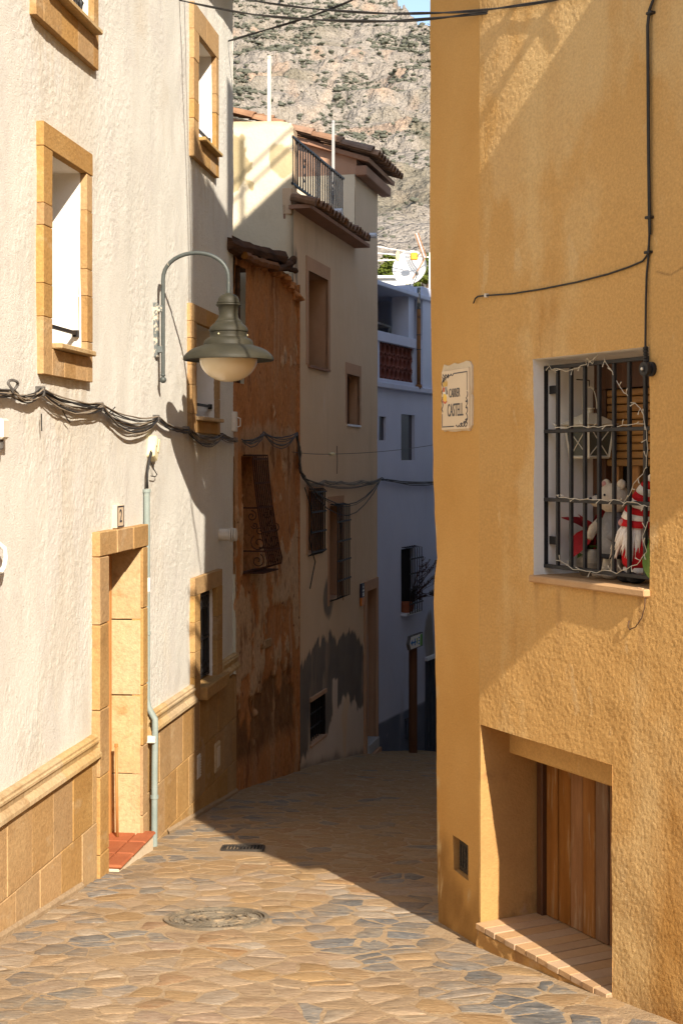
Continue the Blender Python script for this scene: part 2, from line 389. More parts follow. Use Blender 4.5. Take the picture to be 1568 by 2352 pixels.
mat('beige', (.63, .44, .28), (.71, .51, .335), scale=.8, rough=.95, bump=.45, bscale=60, bdist=.007, fine=.15, fscale=110, spec=.1,
    attr=['cement', 'flake'], attr_cols=[((.14, .115, .095), (.20, .165, .135)), ((.62, .50, .41), (.68, .56, .47))],
    stain=[((.48, .33, .22), 1.4, (1.5, 1, .3), .58, .15, .5), ((.68, .52, .36), 1.7, (1.4, 1, .35), .60, .15, .5)])
mat('cream_wall', (.62, .54, .40), (.70, .62, .47), scale=1.2, rough=.95, bump=.4, bscale=30, bdist=.012, fine=.08, spec=.1,
    attr=['cement', 'flake'], attr_cols=[((.34, .27, .15), (.40, .33, .19)), ((.30, .23, .13), (.38, .30, .17))],
    stain=[((.52, .42, .27), 2.0, (1, 1, .6), .58, .12, .5)])
mat('beige_trim', (.44, .25, .15), (.52, .31, .19), scale=2, rough=.95, bump=.3, bscale=80, fine=.1, spec=.1)
mat('terra_render', (.28, .155, .10), (.35, .20, .135), scale=2, rough=.95, bump=.4, bscale=60, fine=.15, spec=.1)
mat('white_house', (.49, .51, .62), (.56, .58, .69), scale=.8, rough=.95, bump=.35, bscale=50, bdist=.008, fine=.06, spec=.1,
    attr=['cement', 'flake'], attr_cols=[((.24, .215, .19), (.30, .27, .24)), ((.12, .135, .18), (.15, .165, .21))],
    stain=[((.42, .40, .44), 1.3, (1.2, 1, .35), .60, .14, .6)])
mat('blue_white', (.50, .55, .68), (.58, .62, .74), scale=1.2, rough=.9, bump=.3, bscale=40, fine=.07, spec=.1, stain=[((.36, .34, .34), 3, (2, 1, .3), .62, .1, .5)])
mat('slate_blue', (.055, .062, .085), (.075, .085, .11), scale=1.5, rough=.95, bump=.2, bscale=50, fine=.1, spec=.1)
mat('lattice_clay', (.17, .055, .042), (.25, .085, .06), scale=9, rough=.85, bump=.3, bscale=60, fine=.15, orand=.2, spec=.15)
mat('rust_pipe', (.22, .095, .035), (.32, .15, .055), scale=9, rough=.85, bump=.4, bscale=60, fine=.25, spec=.2, stain=[((.07, .04, .025), 14, (1, 1, 1), .58, .06, .8)])
mat('post_wood', (.11, .045, .022), (.17, .075, .035), scale=3, stretch=(9, 9, .8), rough=.85, bump=.4, bscale=14, fine=.2, spec=.15)
mat('dish', (.76, .75, .70), (.82, .81, .77), scale=6, rough=.4, bump=.05, fine=.05, spec=.4, stain=[((.62, .33, .12), 5, (1, 1, 1), .66, .05, .8)])
mat('orange_plastic', (.85, .40, .02), (.90, .46, .04), rough=.5, bump=.05, fine=.05, spec=.4)
mat('peach_plastic', (.75, .46, .26), (.80, .52, .32), rough=.5, bump=.05, fine=.05, spec=.4)
mat('copper_rust', (.42, .20, .09), (.52, .28, .14), scale=30, rough=.7, bump=.2, fine=.2, metal=.3)
mat('pole_cream', (.66, .59, .46), (.72, .65, .52), scale=9, rough=.6, bump=.1, fine=.1)
mat('pole_grey', (.34, .33, .32), (.42, .41, .40), scale=9, rough=.6, bump=.1, fine=.1)
mat('gable_pink', (.40, .235, .155), (.46, .28, .19), scale=2, rough=.95, bump=.4, bscale=60, fine=.12, spec=.1)
mat('marble', (.60, .60, .62), (.70, .70, .72), scale=6, rough=.4, bump=.05, fine=.05, spec=.4)
mat('sign_tile', (.66, .52, .36), (.70, .56, .40), scale=5, rough=.35, bump=.04, fine=.04, spec=.45)
mat('ink', (.030, .032, .045), (.045, .045, .06), rough=.4, bump=0, fine=0, spec=.4)
mat('ink_gold', (.55, .33, .06), (.62, .40, .09), rough=.4, bump=0, fine=0)
mat('ink_red', (.55, .10, .035), (.60, .14, .05), rough=.4, bump=0, fine=0)
mat('ink_yellow', (.80, .50, .06), (.85, .56, .10), rough=.4, bump=0, fine=0)
mat('ink_white', (.78, .74, .66), (.8, .76, .68), rough=.4, bump=0, fine=0)
mat('ink_blue', (.02, .16, .42), (.03, .2, .48), rough=.4, bump=0, fine=0)
mat('ink_green', (.10, .30, .04), (.13, .36, .05), rough=.4, bump=0, fine=0)
mat('plaque_navy', (.018, .02, .04), (.03, .03, .055), rough=.4, bump=0, fine=0)
mat('plaque_orange', (.55, .16, .02), (.6, .2, .03), rough=.4, bump=0, fine=0)
mat('cast_iron', (.16, .135, .10), (.26, .22, .165), scale=7, rough=.75, bump=.4, bscale=120, bdist=.004, fine=.3, metal=.25, spec=.3,
    stain=[((.40, .30, .19), 9, (1, 1, 1), .50, .12, .75)])
mat('cast_dark', (.035, .030, .026), (.065, .055, .045), scale=12, rough=.7, bump=.3, bscale=90, fine=.2, metal=.3, spec=.3)
DUST = [((.385, .275, .17), 1.7, (1, 1.4, 1), .40, .16, .88), ((.44, .34, .23), 5, (1, 1.6, 1), .57, .10, .6), ((.31, .215, .135), 2.2, (1, 1.2, 1), .58, .10, .55)]
mat('mortar', (.36, .255, .155), (.44, .325, .205), (.39, .28, .175), scale=1.8, rough=.97, bump=.8, bscale=75, bdist=.01, fine=.32, fscale=70, spec=.06,
    bump2=[(.5, 14, .02, None)], stain=[((.31, .21, .13), 3, (1, 1, 1), .58, .12, .6), ((.47, .355, .235), 2.4, (1, 1, 1), .60, .12, .6)], wstain=DUST)
for nm, a, b, c in (('stone_tan', (.34, .235, .145), (.42, .30, .19), (.30, .205, .125)), ('stone_rust', (.31, .195, .12), (.385, .26, .165), (.345, .225, .14)),
                    ('stone_grey', (.21, .19, .165), (.29, .26, .22), (.18, .165, .15)), ('stone_pale', (.37, .295, .21), (.45, .36, .26), (.32, .25, .175)),
                    ('stone_blue', (.14, .14, .14), (.215, .21, .20), (.12, .12, .12))):
    mat(nm, a, b, c, scale=7, stretch=(1, 2.6, 1), rough=.95, bump=.8, bscale=16, bdist=.012, fine=.34, fscale=40, orand=.14, huer=.2, spec=.08,
        stain=[((.48, .375, .26), 14, (1, 2.2, 1), .56, .08, .55), ((.22, .15, .09), 14, (.7, 2.6, 1), .62, .06, .6)], bump2=[(.6, 60, .008, None)], lo=.36, hi=.64, wstain=DUST if nm not in ('stone_grey', 'stone_blue') else [(q[0], q[1], q[2], q[3] + .03, q[4], q[5] * .68) for q in DUST])
mat('rock', (.32, .28, .24), (.38, .34, .295), (.29, .255, .22), scale=.035, rough=1, bump=1.0, bscale=.35, bdist=3.0, fine=.42, fscale=.55, spec=.03,
    attr=['scree', 'soil', 'warm'], attr_cols=[((.42, .345, .28), (.46, .38, .31)), ((.20, .18, .13), (.27, .24, .185)), ((.46, .33, .24), (.43, .32, .24))],
    bump2=[(1.0, .09, 8.0, (1, 1, .5))], stain=[((.25, .235, .205), .22, (1, 1, .8), .58, .10, .5), ((.13, .13, .09), .55, (1, 1, 1.2), .62, .05, .6)])
mat('shrub', (.105, .11, .088), (.145, .15, .12), scale=.2, rough=1, bump=0, fine=.3, fscale=1.2, spec=.02)  # lightened to stand in for haze over the distance
mat('pine', (.06, .085, .018), (.14, .165, .035), scale=.35, rough=1, bump=0, fine=.35, fscale=1.4, spec=.03)
mat('trunk', (.10, .06, .035), (.14, .085, .05), rough=1)
mat('far_wall', (.62, .48, .34), (.68, .54, .40), scale=.4, rough=1, bump=0, fine=.1)
mat('plush_grey', (.22, .21, .215), (.30, .29, .295), scale=20, rough=1, bump=.5, bscale=160, fine=.2, spec=.05)
mat('plush_cream', (.55, .46, .36), (.64, .55, .44), scale=20, rough=1, bump=.5, bscale=160, fine=.15, spec=.05)
mat('plush_dark', (.03, .03, .035), (.05, .05, .055), scale=20, rough=1, bump=.5, bscale=160, fine=.15, spec=.05)
mat('felt_red', (.42, .015, .02), (.52, .025, .03), scale=20, rough=1, bump=.3, bscale=160, fine=.1, spec=.05)
mat('felt_white', (.70, .64, .58), (.78, .72, .66), scale=20, rough=1, bump=.3, bscale=160, fine=.1, spec=.05)
mat('pink', (.42, .20, .19), (.48, .25, .23), rough=1, bump=.2, bscale=150, fine=.1)
mat('leaf_red', (.22, .008, .012), (.36, .015, .022), scale=18, rough=.7, bump=.2, bscale=60, fine=.15, orand=.3)
mat('leaf_green', (.06, .13, .02), (.13, .22, .04), scale=9, rough=.55, bump=.2, bscale=50, fine=.15, orand=.2)
mat('pot_silver', (.24, .20, .16), (.36, .31, .25), scale=5, stretch=(1, 1, 14), rough=.35, bump=.6, bscale=10, bdist=.006, fine=.25, metal=.6, spec=.5)
mat('lantern_white', (.60, .55, .44), (.68, .62, .50), scale=14, rough=.6, bump=.1, fine=.1)
mat('lantern_glass', (.07, .075, .06), (.10, .10, .08), rough=.15, bump=0, fine=0, spec=.5)
mat('string_white', (.50, .46, .38), (.58, .54, .45), rough=.5, bump=0, fine=0)
mat('twig', (.045, .022, .016), (.08, .04, .03), rough=1, bump=0, fine=.2)
mat('curtain', (.05, .058, .075), (.085, .095, .115), scale=6, rough=.6, bump=.1, fine=.15, orand=.15)

# ------------------------------------------------------------------ the ground
xs = np.concatenate([np.linspace(-14, -3.6, 10), np.arange(-3.4, 3.5, .05), np.linspace(3.7, 14, 10)])
ys = np.concatenate([np.linspace(-14, 3.2, 12), np.arange(3.4, 25.0, .07), np.linspace(25.4, 34, 10)])
X, Y = np.meshgrid(xs, ys, indexing='ij')
Z = gz(X, Y) + .010 * fbm(X * 1.1, Y * 1.1, 3, 5) + .004 * fbm(X * 6, Y * 6, 2, 8)
v = np.stack([X, Y, Z], -1).reshape(-1, 3).tolist(); ny = len(ys)
f = [(i * ny + j, (i + 1) * ny + j, (i + 1) * ny + j + 1, i * ny + j + 1) for i in range(len(xs) - 1) for j in range(ny - 1)]
ground = link('ground', make_mesh('ground', v, f, 'mortar', smooth=True)); ground['kind'] = 'structure'
def gsurf(x, y): return float(gz(x, y) + .010 * fbm(x * 1.1, y * 1.1, 3, 5) + .004 * fbm(x * 6, y * 6, 2, 8))

# positions of the iron covers in the paving
def on_ground(px, py):
    Y_ = 8.0
    for _ in range(60):
        x = (px - PCX) / PF * Y_; zz = gsurf(x, Y_) - CZ; Yn = -zz * PF / (py - PHY); Y_ = .5 * Y_ + .5 * Yn
    return (px - PCX) / PF * Y_, Y_
MH = on_ground(497, 2113); GR = on_ground(558, 1950)

# paving stones: irregular flags, a shrunken cell each, bedded in the mortar
def clip(poly, nx, ny_, c):
    out = []
    for i in range(len(poly)):
        p, q = poly[i], poly[(i + 1) % len(poly)]
        a = p[0] * nx + p[1] * ny_ - c; b = q[0] * nx + q[1] * ny_ - c
        if a <= 0: out.append(p)
        if a * b < 0:
            t = a / (a - b); out.append((p[0] + (q[0] - p[0]) * t, p[1] + (q[1] - p[1]) * t))
    return out
rs = random.Random(5)
SX, SY = .215, .14
sites = {}
for i in range(-18, 21):
    for j in range(30, 172):
        sites[i, j] = (i * SX + (j % 2) * SX * .5 + rs.uniform(-.11, .11), j * SY + rs.uniform(-.07, .07))
def left_edge(y):
    for fr, u0, u1 in ((L_, -6, 6.03), (B_, 0, 2.3), (G_, 0, 4.43), (W_, 0, 6)):
        y0 = fr.o[1] + u0 * fr.ex[1]; y1 = fr.o[1] + u1 * fr.ex[1]
        if y0 <= y <= y1: return fr.o[0] + (y - fr.o[1]) / fr.ex[1] * fr.ex[0]
    return -1.0
def right_edge(y):
    if y <= CY_: return CX_ + (CY_ - y) * math.tan(rad(26))
    if y <= F_.o[1]: return CX_ - (y - CY_) * math.tan(rad(17))
    return F_.o[0] + (y - F_.o[1]) * math.tan(rad(20))
stones = []
for (i, j), (x, y) in sites.items():
    if y < 4.6 or y > 23.5: continue
    if not (left_edge(y) + .03 < x < right_edge(y) - .05): continue
    if abs(x / y) * PF > 784 + 90: continue
    if math.hypot(x - MH[0], (y - MH[1])) < .33 or (abs(x - GR[0]) < .24 and abs(y - GR[1]) < .22): continue
    if F_.o[1] + .5 < y and x / y > (1000 - PCX) / PF + .02: continue
    poly = [(x - .5, y - .4), (x + .5, y - .4), (x + .5, y + .4), (x - .5, y + .4)]
    for di in (-2, -1, 0, 1, 2):
        for dj in (-2, -1, 0, 1, 2):
            n = sites.get((i + di, j + dj))
            if n is None or (di == 0 and dj == 0): continue
            nx, ny_ = n[0] - x, n[1] - y; l = math.hypot(nx, ny_)
            gap = rs.uniform(.004, .016)
            poly = clip(poly, nx / l, ny_ / l, (x * nx + y * ny_) / l + l / 2 - gap)
            if len(poly) < 3: break
        if len(poly) < 3: break
    if len(poly) < 3: continue
    # round the corners and roughen the outline
    out = []
    for k in range(len(poly)):
        p, q = poly[k], poly[(k + 1) % len(poly)]
        e = math.hypot(q[0] - p[0], q[1] - p[1])
        if e < .03: continue
        for t in ((.07, .35, .65, .93) if e > .16 else (.12, .88)):
            a, b = p[0] + (q[0] - p[0]) * t, p[1] + (q[1] - p[1]) * t
            out.append((a + rs.uniform(-.011, .011), b + rs.uniform(-.008, .008)))
    if len(out) < 4: continue
    h = rs.uniform(.001, .0045); cx = sum(p[0] for p in out) / len(out); cy = sum(p[1] for p in out) / len(out)
    tx, ty = rs.uniform(-.007, .007), rs.uniform(-.009, .009)
    oa = np.array(out); cc = np.array((cx, cy)); g0 = gsurf(cx, cy); vs_ = []
    for q, dz in ((1.0, -.02), (.99, h * .4), (.90, h)):
        pp = cc + (oa - cc) * q
        zz = gz(pp[:, 0], pp[:, 1]) + .010 * fbm(pp[:, 0] * 1.1, pp[:, 1] * 1.1, 3, 5) + .004 * fbm(pp[:, 0] * 6, pp[:, 1] * 6, 2, 8) - g0 + dz + (pp[:, 0] - cx) * tx + (pp[:, 1] - cy) * ty
        vs_ += [(float(a - cx), float(b - cy), float(d) + (rs.uniform(-.0015, .0015) if dz > 0 else 0)) for (a, b), d in zip(pp, zz)]
    n = len(out); vs_.append((0, 0, h + rs.uniform(-.001, .002)))
    fs_ = [(r * n + k, r * n + (k + 1) % n, (r + 1) * n + (k + 1) % n, (r + 1) * n + k) for r in (0, 1) for k in range(n)]
    fs_ += [(2 * n + k, 2 * n + (k + 1) % n, 3 * n) for k in range(n)]
    # grey slate along the gutter by the left wall and in a band on the right, tan and rust elsewhere
    dl = x - left_edge(y); dr = right_edge(y) - x; rv = rs.random()
    if dl < .75 and y < 13: m_ = 'stone_grey' if rv < .38 else 'stone_blue' if rv < .46 else 'stone_pale' if rv < .75 else 'stone_tan'
    elif abs(y - MH[1] - .05) < .17 and x > MH[0] + .3: m_ = 'stone_blue' if rv < .4 else 'stone_grey' if rv < .8 else 'stone_pale'
    elif y < 8.6 and dr < .8: m_ = 'stone_blue' if rv < .34 else 'stone_grey' if rv < .66 else 'stone_pale' if rv < .75 else 'stone_tan'
    else: m_ = 'stone_tan' if rv < .50 else 'stone_rust' if rv < .78 else 'stone_pale' if rv < .92 else 'stone_grey'
    stones.append((y, (cx, cy, gsurf(cx, cy)), vs_, fs_, m_))
stones.sort(key=lambda s: s[0])
vis = [s for s in stones if (PHY + (CZ - s[1][2]) / s[1][1] * PF) < 2400]
rest = {}
for k, (y, c, vs_, fs_, m_) in enumerate(stones):
    pass
near = vis[:300]; far = vis[300:]
for y, c, vs_, fs_, m_ in near:
    me = make_mesh('paving_stone', vs_, fs_, m_, angle=40); o = link('paving_stone', me, ground); o.location = c
if far:
    mb = MB(); mi = []; names = ['stone_tan', 'stone_rust', 'stone_grey', 'stone_pale', 'stone_blue']
    for y, c, vs_, fs_, m_ in far:
        mb.add([(a + c[0], b + c[1], d + c[2]) for a, b, d in vs_], fs_); mi += [names.index(m_)] * len(fs_)
    me = make_mesh('distant_paving_stones', mb.v, mb.f)
    for n_ in names: me.materials.append(MATS[n_])
    me.polygons.foreach_set('material_index', mi); me.update()
    o = link('distant_paving_stones', me, ground); o['kind'] = 'stuff'
print('stones', len(near), len(far))

# manhole cover
T = Thing('manhole_cover', 'round cast iron manhole cover with concentric rings in the sunlit paving', 'manhole cover', WORLDF, MH[0], MH[1], gsurf(*MH))
slope = -(gsurf(MH[0], MH[1] + .3) - gsurf(MH[0], MH[1] - .3)) / .6; slx = (gsurf(MH[0] + .3, MH[1]) - gsurf(MH[0] - .3, MH[1])) / .6
T.e.rotation_euler = (-math.atan(slope), -math.atan(slx), 0)
c0 = (MH[0], MH[1], gsurf(*MH))
def ringp(r0, r1, z0, z1): return [(r0, z0), (r0, z1), (r1, z1), (r1, z0)]
T.add('frame_ring', MB().lathe(ringp(.268, .292, -.03, .016), c0, 56), 'cast_iron', angle=30)
disc = T.add('cover_disc', MB().lathe([(0, .004), (.262, .004), (.262, -.03)], c0, 56), 'cast_iron', angle=30)
for r in (.045, .085, .118, .172, .248):
    T.add('raised_ring', MB().lathe(ringp(r, r + .009, .003, .012), c0, 48), 'cast_iron', disc, angle=30)
mb = MB()
for k in range(40):                                     # raised lettering, worn past reading
    if k % 10 == 9: continue
    a = 2 * math.pi * k / 40
    for rr, w in ((.197, .010), (.228, .010)):
        pass
    cs, sn = math.cos(a), math.sin(a)
    def tr(r, t, z): return (c0[0] + cs * r - sn * t, c0[1] + sn * r + cs * t, c0[2] + z)
    for (r0, r1, t0, t1) in random.choice([[(.195, .236, -.011, -.006), (.195, .236, .006, .011), (.228, .236, -.011, .011)], [(.195, .236, -.003, .003), (.228, .236, -.011, .011)],
                                           [(.195, .236, -.011, -.005), (.195, .203, -.011, .010), (.212, .219, -.011, .006), (.229, .236, -.011, .010)]]):
        mb.add([tr(r0, t0, .003), tr(r1, t0, .003), tr(r1, t1, .003), tr(r0, t1, .003), tr(r0, t0, .010), tr(r1, t0, .010), tr(r1, t1, .010), tr(r0, t1, .010)],
               [(4, 5, 6, 7), (0, 1, 5, 4), (1, 2, 6, 5), (2, 3, 7, 6), (3, 0, 4, 7)])
T.add('raised_lettering', mb, 'cast_iron', disc)['kind'] = 'stuff'
mb = MB()
for k in range(12):
    a = 2 * math.pi * k / 12 + .1; cs, sn = math.cos(a), math.sin(a)
    mb.tube([(c0[0] + cs * .13, c0[1] + sn * .13, c0[2] + .006), (c0[0] + cs * .17, c0[1] + sn * .17, c0[2] + .006)], .005, 5)
T.add('raised_spokes', mb, 'cast_iron', disc)['kind'] = 'stuff'
# drain grate
T = Thing('drain_grate', 'small rectangular iron drain grate at the edge of the shadow', 'drain', WORLDF, GR[0], GR[1], gsurf(*GR))
T.e.rotation_euler = (-math.atan(.11), 0, 0)
c0 = (GR[0], GR[1], gsurf(*GR)); gw, gd = .145, .105
fr_ = MB()
for a in (-1, 1): fr_.box(c0[0] - gw, c0[0] + gw, c0[1] + a * gd - .010, c0[1] + a * gd + .010, c0[2] - .02, c0[2] + .014)
for a in (-1, 1): fr_.box(c0[0] + a * gw - .010, c0[0] + a * gw + .010, c0[1] - gd + .01, c0[1] + gd - .01, c0[2] - .02, c0[2] + .0135)
T.add('frame', fr_, 'cast_dark')
T.add('sump', MB().box(c0[0] - gw + .01, c0[0] + gw - .01, c0[1] - gd + .01, c0[1] + gd - .01, c0[2] - .02, c0[2] + .001), 'dark_room')
bar = make_mesh('bar', *(lambda m: (m.v, m.f))(MB().box(-.006, .006, -gd + .01, gd - .01, -.006, .006)), 'cast_dark')
for k in range(11): T.inst('bar', bar, (c0[0] - gw + .022 + k * .0245, c0[1], c0[2] + .006))

# ================================================================== white house on the left
LEN = L_.uv(535)
def ldisp(u, z):
    u = np.asarray(u, float); z = np.asarray(z, float); sm = np.clip((fbm(u * 2.2, z * 1.1, 3, 23) + .35) * 2.2, .18, 1)      # trowelled islands
    return .012 * fbm(u * .9, z * .9, 3, 21) + .004 * fbm(u * 5, z * 3, 2, 22) + sm * (.0032 * fbm(u * 58, z * 54, 2, 24, .6) + .0010 * fbm(u * 12, z * 8, 2, 25))
def rect(fr, x0, x1, xt, yt, xb, yb):
    return (fr.uv(x0), fr.uv(x1), fr.uv(xb, yb)[1], fr.uv(xt, yt)[1])
#            opening                                        outer edge of the stone surround
lw = {'A': (rect(L_, 86, 202, 202, -420, 202, 81), rect(L_, 68, 214, 214, -480, 68, 33)),
      'B': (rect(L_, 106, 186, 184, 397, 105, 801), rect(L_, 85, 199, 88, 278, 79, 858)),
      'C': (rect(L_, 447, 487, 487, 131, 446, 322), rect(L_, 435, 493, 440, 9, 433, 356)),
      'D': (rect(L_, 441.6, 490, 441.6, 741, 443, 966), rect(L_, 430, 496, 430, 695, 430, 993)),
      'E': (rect(L_, 450, 489, 450, 1364, 456, 1577), rect(L_, 437, 501, 437, 1328, 456, 1600))}
dop = rect(L_, 234, 312, 310, 1258, 240, 1990); dout = rect(L_, 212, 324, 324, 1204, 240, 1990)
DZ = L_.uv(242, 1980)[1]                                # top of the doorstep
dop = (dop[0], dop[1], DZ - .25, dop[3]); dout = (dout[0], dout[1], DZ - .25, dout[3])
holes = [lw[k][0] for k in 'ABCDE'] + [dop]
T = Thing('stucco_house', 'tall white stucco house with sandstone window surrounds and stone base on the left', 'house', L_, LEN, 0, -1.4)
H1 = T
g = wallgrid(-.4, LEN, -1.75, 6.35, .0105, holes, ldisp)
o = T.add('wall', g, 'stucco_white', smooth=True, fix=False)
V = np.array(g.v); U, Zv = V[:, 0], V[:, 2]; n1 = fbm(U * 4, Zv * 1.6, 4, 26); n2 = fbm(U * 22, Zv * 2.5, 3, 27)
gr_ = np.zeros(len(V))
for k in 'ABCD':                                           # rain streaks under the sills
    a0, a1, b0, b1 = lw[k][1]; dz_ = b0 - Zv; gr_ = np.maximum(gr_, (U > a0) * (U < a1) * (dz_ > 0) * np.clip(.55 + 1.1 * n2, 0, 1) * np.clip(1 - dz_ / (.55 + .5 * n1), 0, 1))
zc_ = np.interp(U, [L_.uv(0), L_.uv(219), L_.uv(350), L_.uv(500)], [L_.uv(0, 915)[1], L_.uv(219, 950)[1], L_.uv(350, 980)[1], L_.uv(500, 1010)[1]])
gr_ = np.maximum(gr_, np.clip(1 - np.abs(zc_ - .12 - Zv) / .22, 0, 1) * np.clip(.4 + n2, 0, 1) * .5)
gr_ = np.maximum(gr_, np.clip((fbm(U * 1.2, Zv * .8, 5, 28, .6) - .2) * 5, 0, 1) * .35)
set_attr(o, 'grime', np.clip(gr_, 0, .8))
T.add('wall', wallgrid(-16, -.4, -1.75, 6.35, .2, [], ldisp), 'stucco_white', smooth=True, fix=False)
side = MB().quad((LEN, 0, -1.75), (LEN, 5, -1.75), (LEN, 5, 6.35), (LEN, 0, 6.35)); side.quad((-16, 0, -1.0), (-16, 5, -1.0), (-16, 5, 6.35), (-16, 0, 6.35)); side.quad((-16, 5, -1.75), (LEN, 5, -1.75), (LEN, 5, 6.35), (-16, 5, 6.35))
T.add('end_wall', side, 'stucco_white')
# eave with roof tiles
ro = T.add('roof', MB().box(-16, LEN + .12, -.30, 5.1, 6.20, 6.30), 'terra_render')
tile = make_mesh('roof_tile', *(lambda m: (m.v, m.f))((lambda: (lambda mb: [mb.add(
    [(r * math.cos(a), y, r * math.sin(a) + .03 * (y < 0)) for y, R0 in ((-.22, .095), (.22, .075)) for r in (R0, R0 - .016) for a in [math.pi * k / 8 for k in range(9)]],
    [(k, k + 1, 18 + k + 1, 18 + k) for k in range(8)] + [(9 + k, 27 + k, 27 + k + 1, 9 + k + 1) for k in range(8)] + [(k, 9 + k, 9 + k + 1, k + 1) for k in range(8)] +
    [(18 + k, 18 + k + 1, 27 + k + 1, 27 + k) for k in range(8)] + [(0, 18, 27, 9), (8, 17, 35, 26)]), mb][1])(MB()))()), 'roof_tile')
for k in range(18): T.inst('roof_tile', tile, (LEN + .02 - k * .19, -.16, 6.34), ro, rot=(.28, 0, 0))

def surround(T, op, out, y0, y1, courses, sill=True, mname='sandstone', lintel=1, bottom=3):
    """stone window surround: lintel, jamb stones, bottom stones, each its own piece; standing proud of the wall"""
    e = bpy.data.objects.new('window', None); col.objects.link(e); e.parent = T.e
    u0, u1, z0, z1 = op; a0, a1, b0, b1 = out
    def st(x0, x1, q0, q1, d=0.0):
        T.add('surround_stone', MB().box(x0 + .0008, x1 - .0008, y0 - d, y1, q0 + .0008, q1 - .0015, .003, .001), mname, e)
    for k in range(lintel): st(a0 + (a1 - a0) * k / lintel, a0 + (a1 - a0) * (k + 1) / lintel, z1, b1, random.uniform(-.001, .002))
    for x0, x1 in ((a0, u0), (u1, a1)):
        cuts = [b0 + (z1 - b0) * t for t in sorted([0, 1] + [min(.95, max(.05, (k + 1) / courses + random.uniform(-.06, .06))) for k in range(courses - 1)])]
        for c0_, c1_ in zip(cuts[:-1], cuts[1:]): st(x0, x1, c0_, c1_, random.uniform(-.001, .002))
    for k in range(bottom):
        w = (u1 - u0) / bottom; st(u0 + w * k, u0 + w * (k + 1), b0, z0, random.uniform(-.001, .001))
    if sill: T.add('sill', MB().box(u0 + .01, u1 + .02, y0 - .055, y0 + .12, z0 + .002, z0 + .035, .006), 'sandstone_pale', e)
    return e
YF = -.040
def inner(T, e, g, op, depth, m, pane='limewash'):
    T.add('reveal', reveal(g, op, depth), m, e)
    T.add('pane', MB().box(op[0] - .05, op[1] + .05, depth, depth + .05, op[2] - .05, op[3] + .05), pane, e)
for k in 'ABCDE':
    op, out = lw[k]
    e = surround(T, op, out, YF, .02, {'A': 3, 'B': 5, 'C': 4, 'D': 5, 'E': 4}[k], k != 'E', lintel={'A': 2, 'B': 1, 'C': 2, 'D': 2, 'E': 1}[k], bottom=2 if k in 'E' else 3)
    inner(T, e, g, op, .27 if k != 'E' else .24, 'limewash', 'glass_dark')
    if k in 'BCD':                                        # wrought rail low in the opening
        zr = op[2] + .135; T.add('rail', MB().box(op[0] - .01, op[1] + .01, .015, .035, zr, zr + .022), 'iron', e)
        T.add('rail_bracket', MB().box(op[1] - .035, op[1] + .012, .008, .04, zr - .012, zr + .03), 'iron', e)
    if k == 'A':
        n = 9
        for q in range(n):
            x = op[0] + .05 + (op[1] - op[0] - .1) * q / (n - 1); z0 = op[2] + .06
            T.add('baluster', MB().lathe([(.010, 0), (.010, .03), (.020, .05), (.012, .075), (.014, .11), (.022, .13), (.010, .15), (.010, .45), (.018, .47), (.010, .5), (.010, .9)], (x, .03, z0), 8), 'iron', e, smooth=True)
        T.add('bottom_rail', MB().box(op[0], op[1], .015, .045, op[2] + .045, op[2] + .065), 'iron', e)
        T.add('mid_rail', MB().box(op[0], op[1], .015, .045, op[2] + .93, op[2] + .95), 'iron', e)
    if k == 'E':
        n = 7
        for q in range(n):
            x = op[0] + .05 + (op[1] - op[0] - .1) * q / (n - 1); z0 = op[2] + .04; hh = op[3] - op[2] - .09
            T.add('baluster', MB().lathe([(.011, 0), (.011, .02), (.024, .04), (.013, .065), (.013, .085), (.026, .105), (.011, .13), (.011, hh - .13), (.024, hh - .10), (.012, hh - .08), (.024, hh - .04), (.011, hh)], (x, .045, z0), 8), 'iron', e, smooth=True)
        for zz in (op[2] + .035, (op[2] + op[3]) / 2 - .04, op[3] - .06): T.add('rail', MB().box(op[0] + .005, op[1] - .005, .028, .062, zz, zz + .018), 'iron', e)
        T.add('edge_bar', MB().box(op[1] - .06, op[1] - .004, .03, .12, op[2] + .03, op[3] - .03), 'iron', e)
        T.add('sill', MB().box(op[0] - .02, out[1] + .02, YF - .065, .10, out[2] - .012, op[2] + .012, .008), 'sandstone', e)
# door
e = bpy.data.objects.new('door', None); col.objects.link(e); e.parent = T.e
u0, u1, z0, z1 = dop; a0, a1, b0, b1 = dout
T.add('leaf', MB().box(u0 - .02, u1 + .02, .215, .26, z0, z1 + .02), 'wood_red', e)
T.add('jamb', MB().box(u0 + .002, u0 + .05, .17, .215, z0, z1), 'wood_red', e); T.add('jamb', MB().box(u1 - .045, u1 - .002, .175, .214, z0, z1), 'wood_red', e)
for zz in (DZ + .35, DZ + 1.1, DZ + 1.75): T.add('door_panel', MB().box(u0 + .12, u1 - .12, .195, .214, zz - .25, zz + .22, .015), 'wood_red', e)
T.add('door_soffit', MB().quad((u0, -.01, z1), (u1, -.01, z1), (u1, .26, z1), (u0, .26, z1)), 'sandstone_pale', e)
zc = [DZ - .2, DZ + .42, DZ + .98, DZ + 1.52, z1 - .005]
for c0_, c1_ in zip(zc[:-1], zc[1:]):
    T.add('reveal_stone', MB().box(u1, u1 + .05, YF + .005, .2, c0_ + .004, c1_ - .004, .004, .002), 'sandstone_pale', e)
    T.add('reveal_stone', MB().box(u0 - .05, u0, YF + .005, .2, c0_ + .004, c1_ - .004, .004, .002), 'sandstone_pale', e)
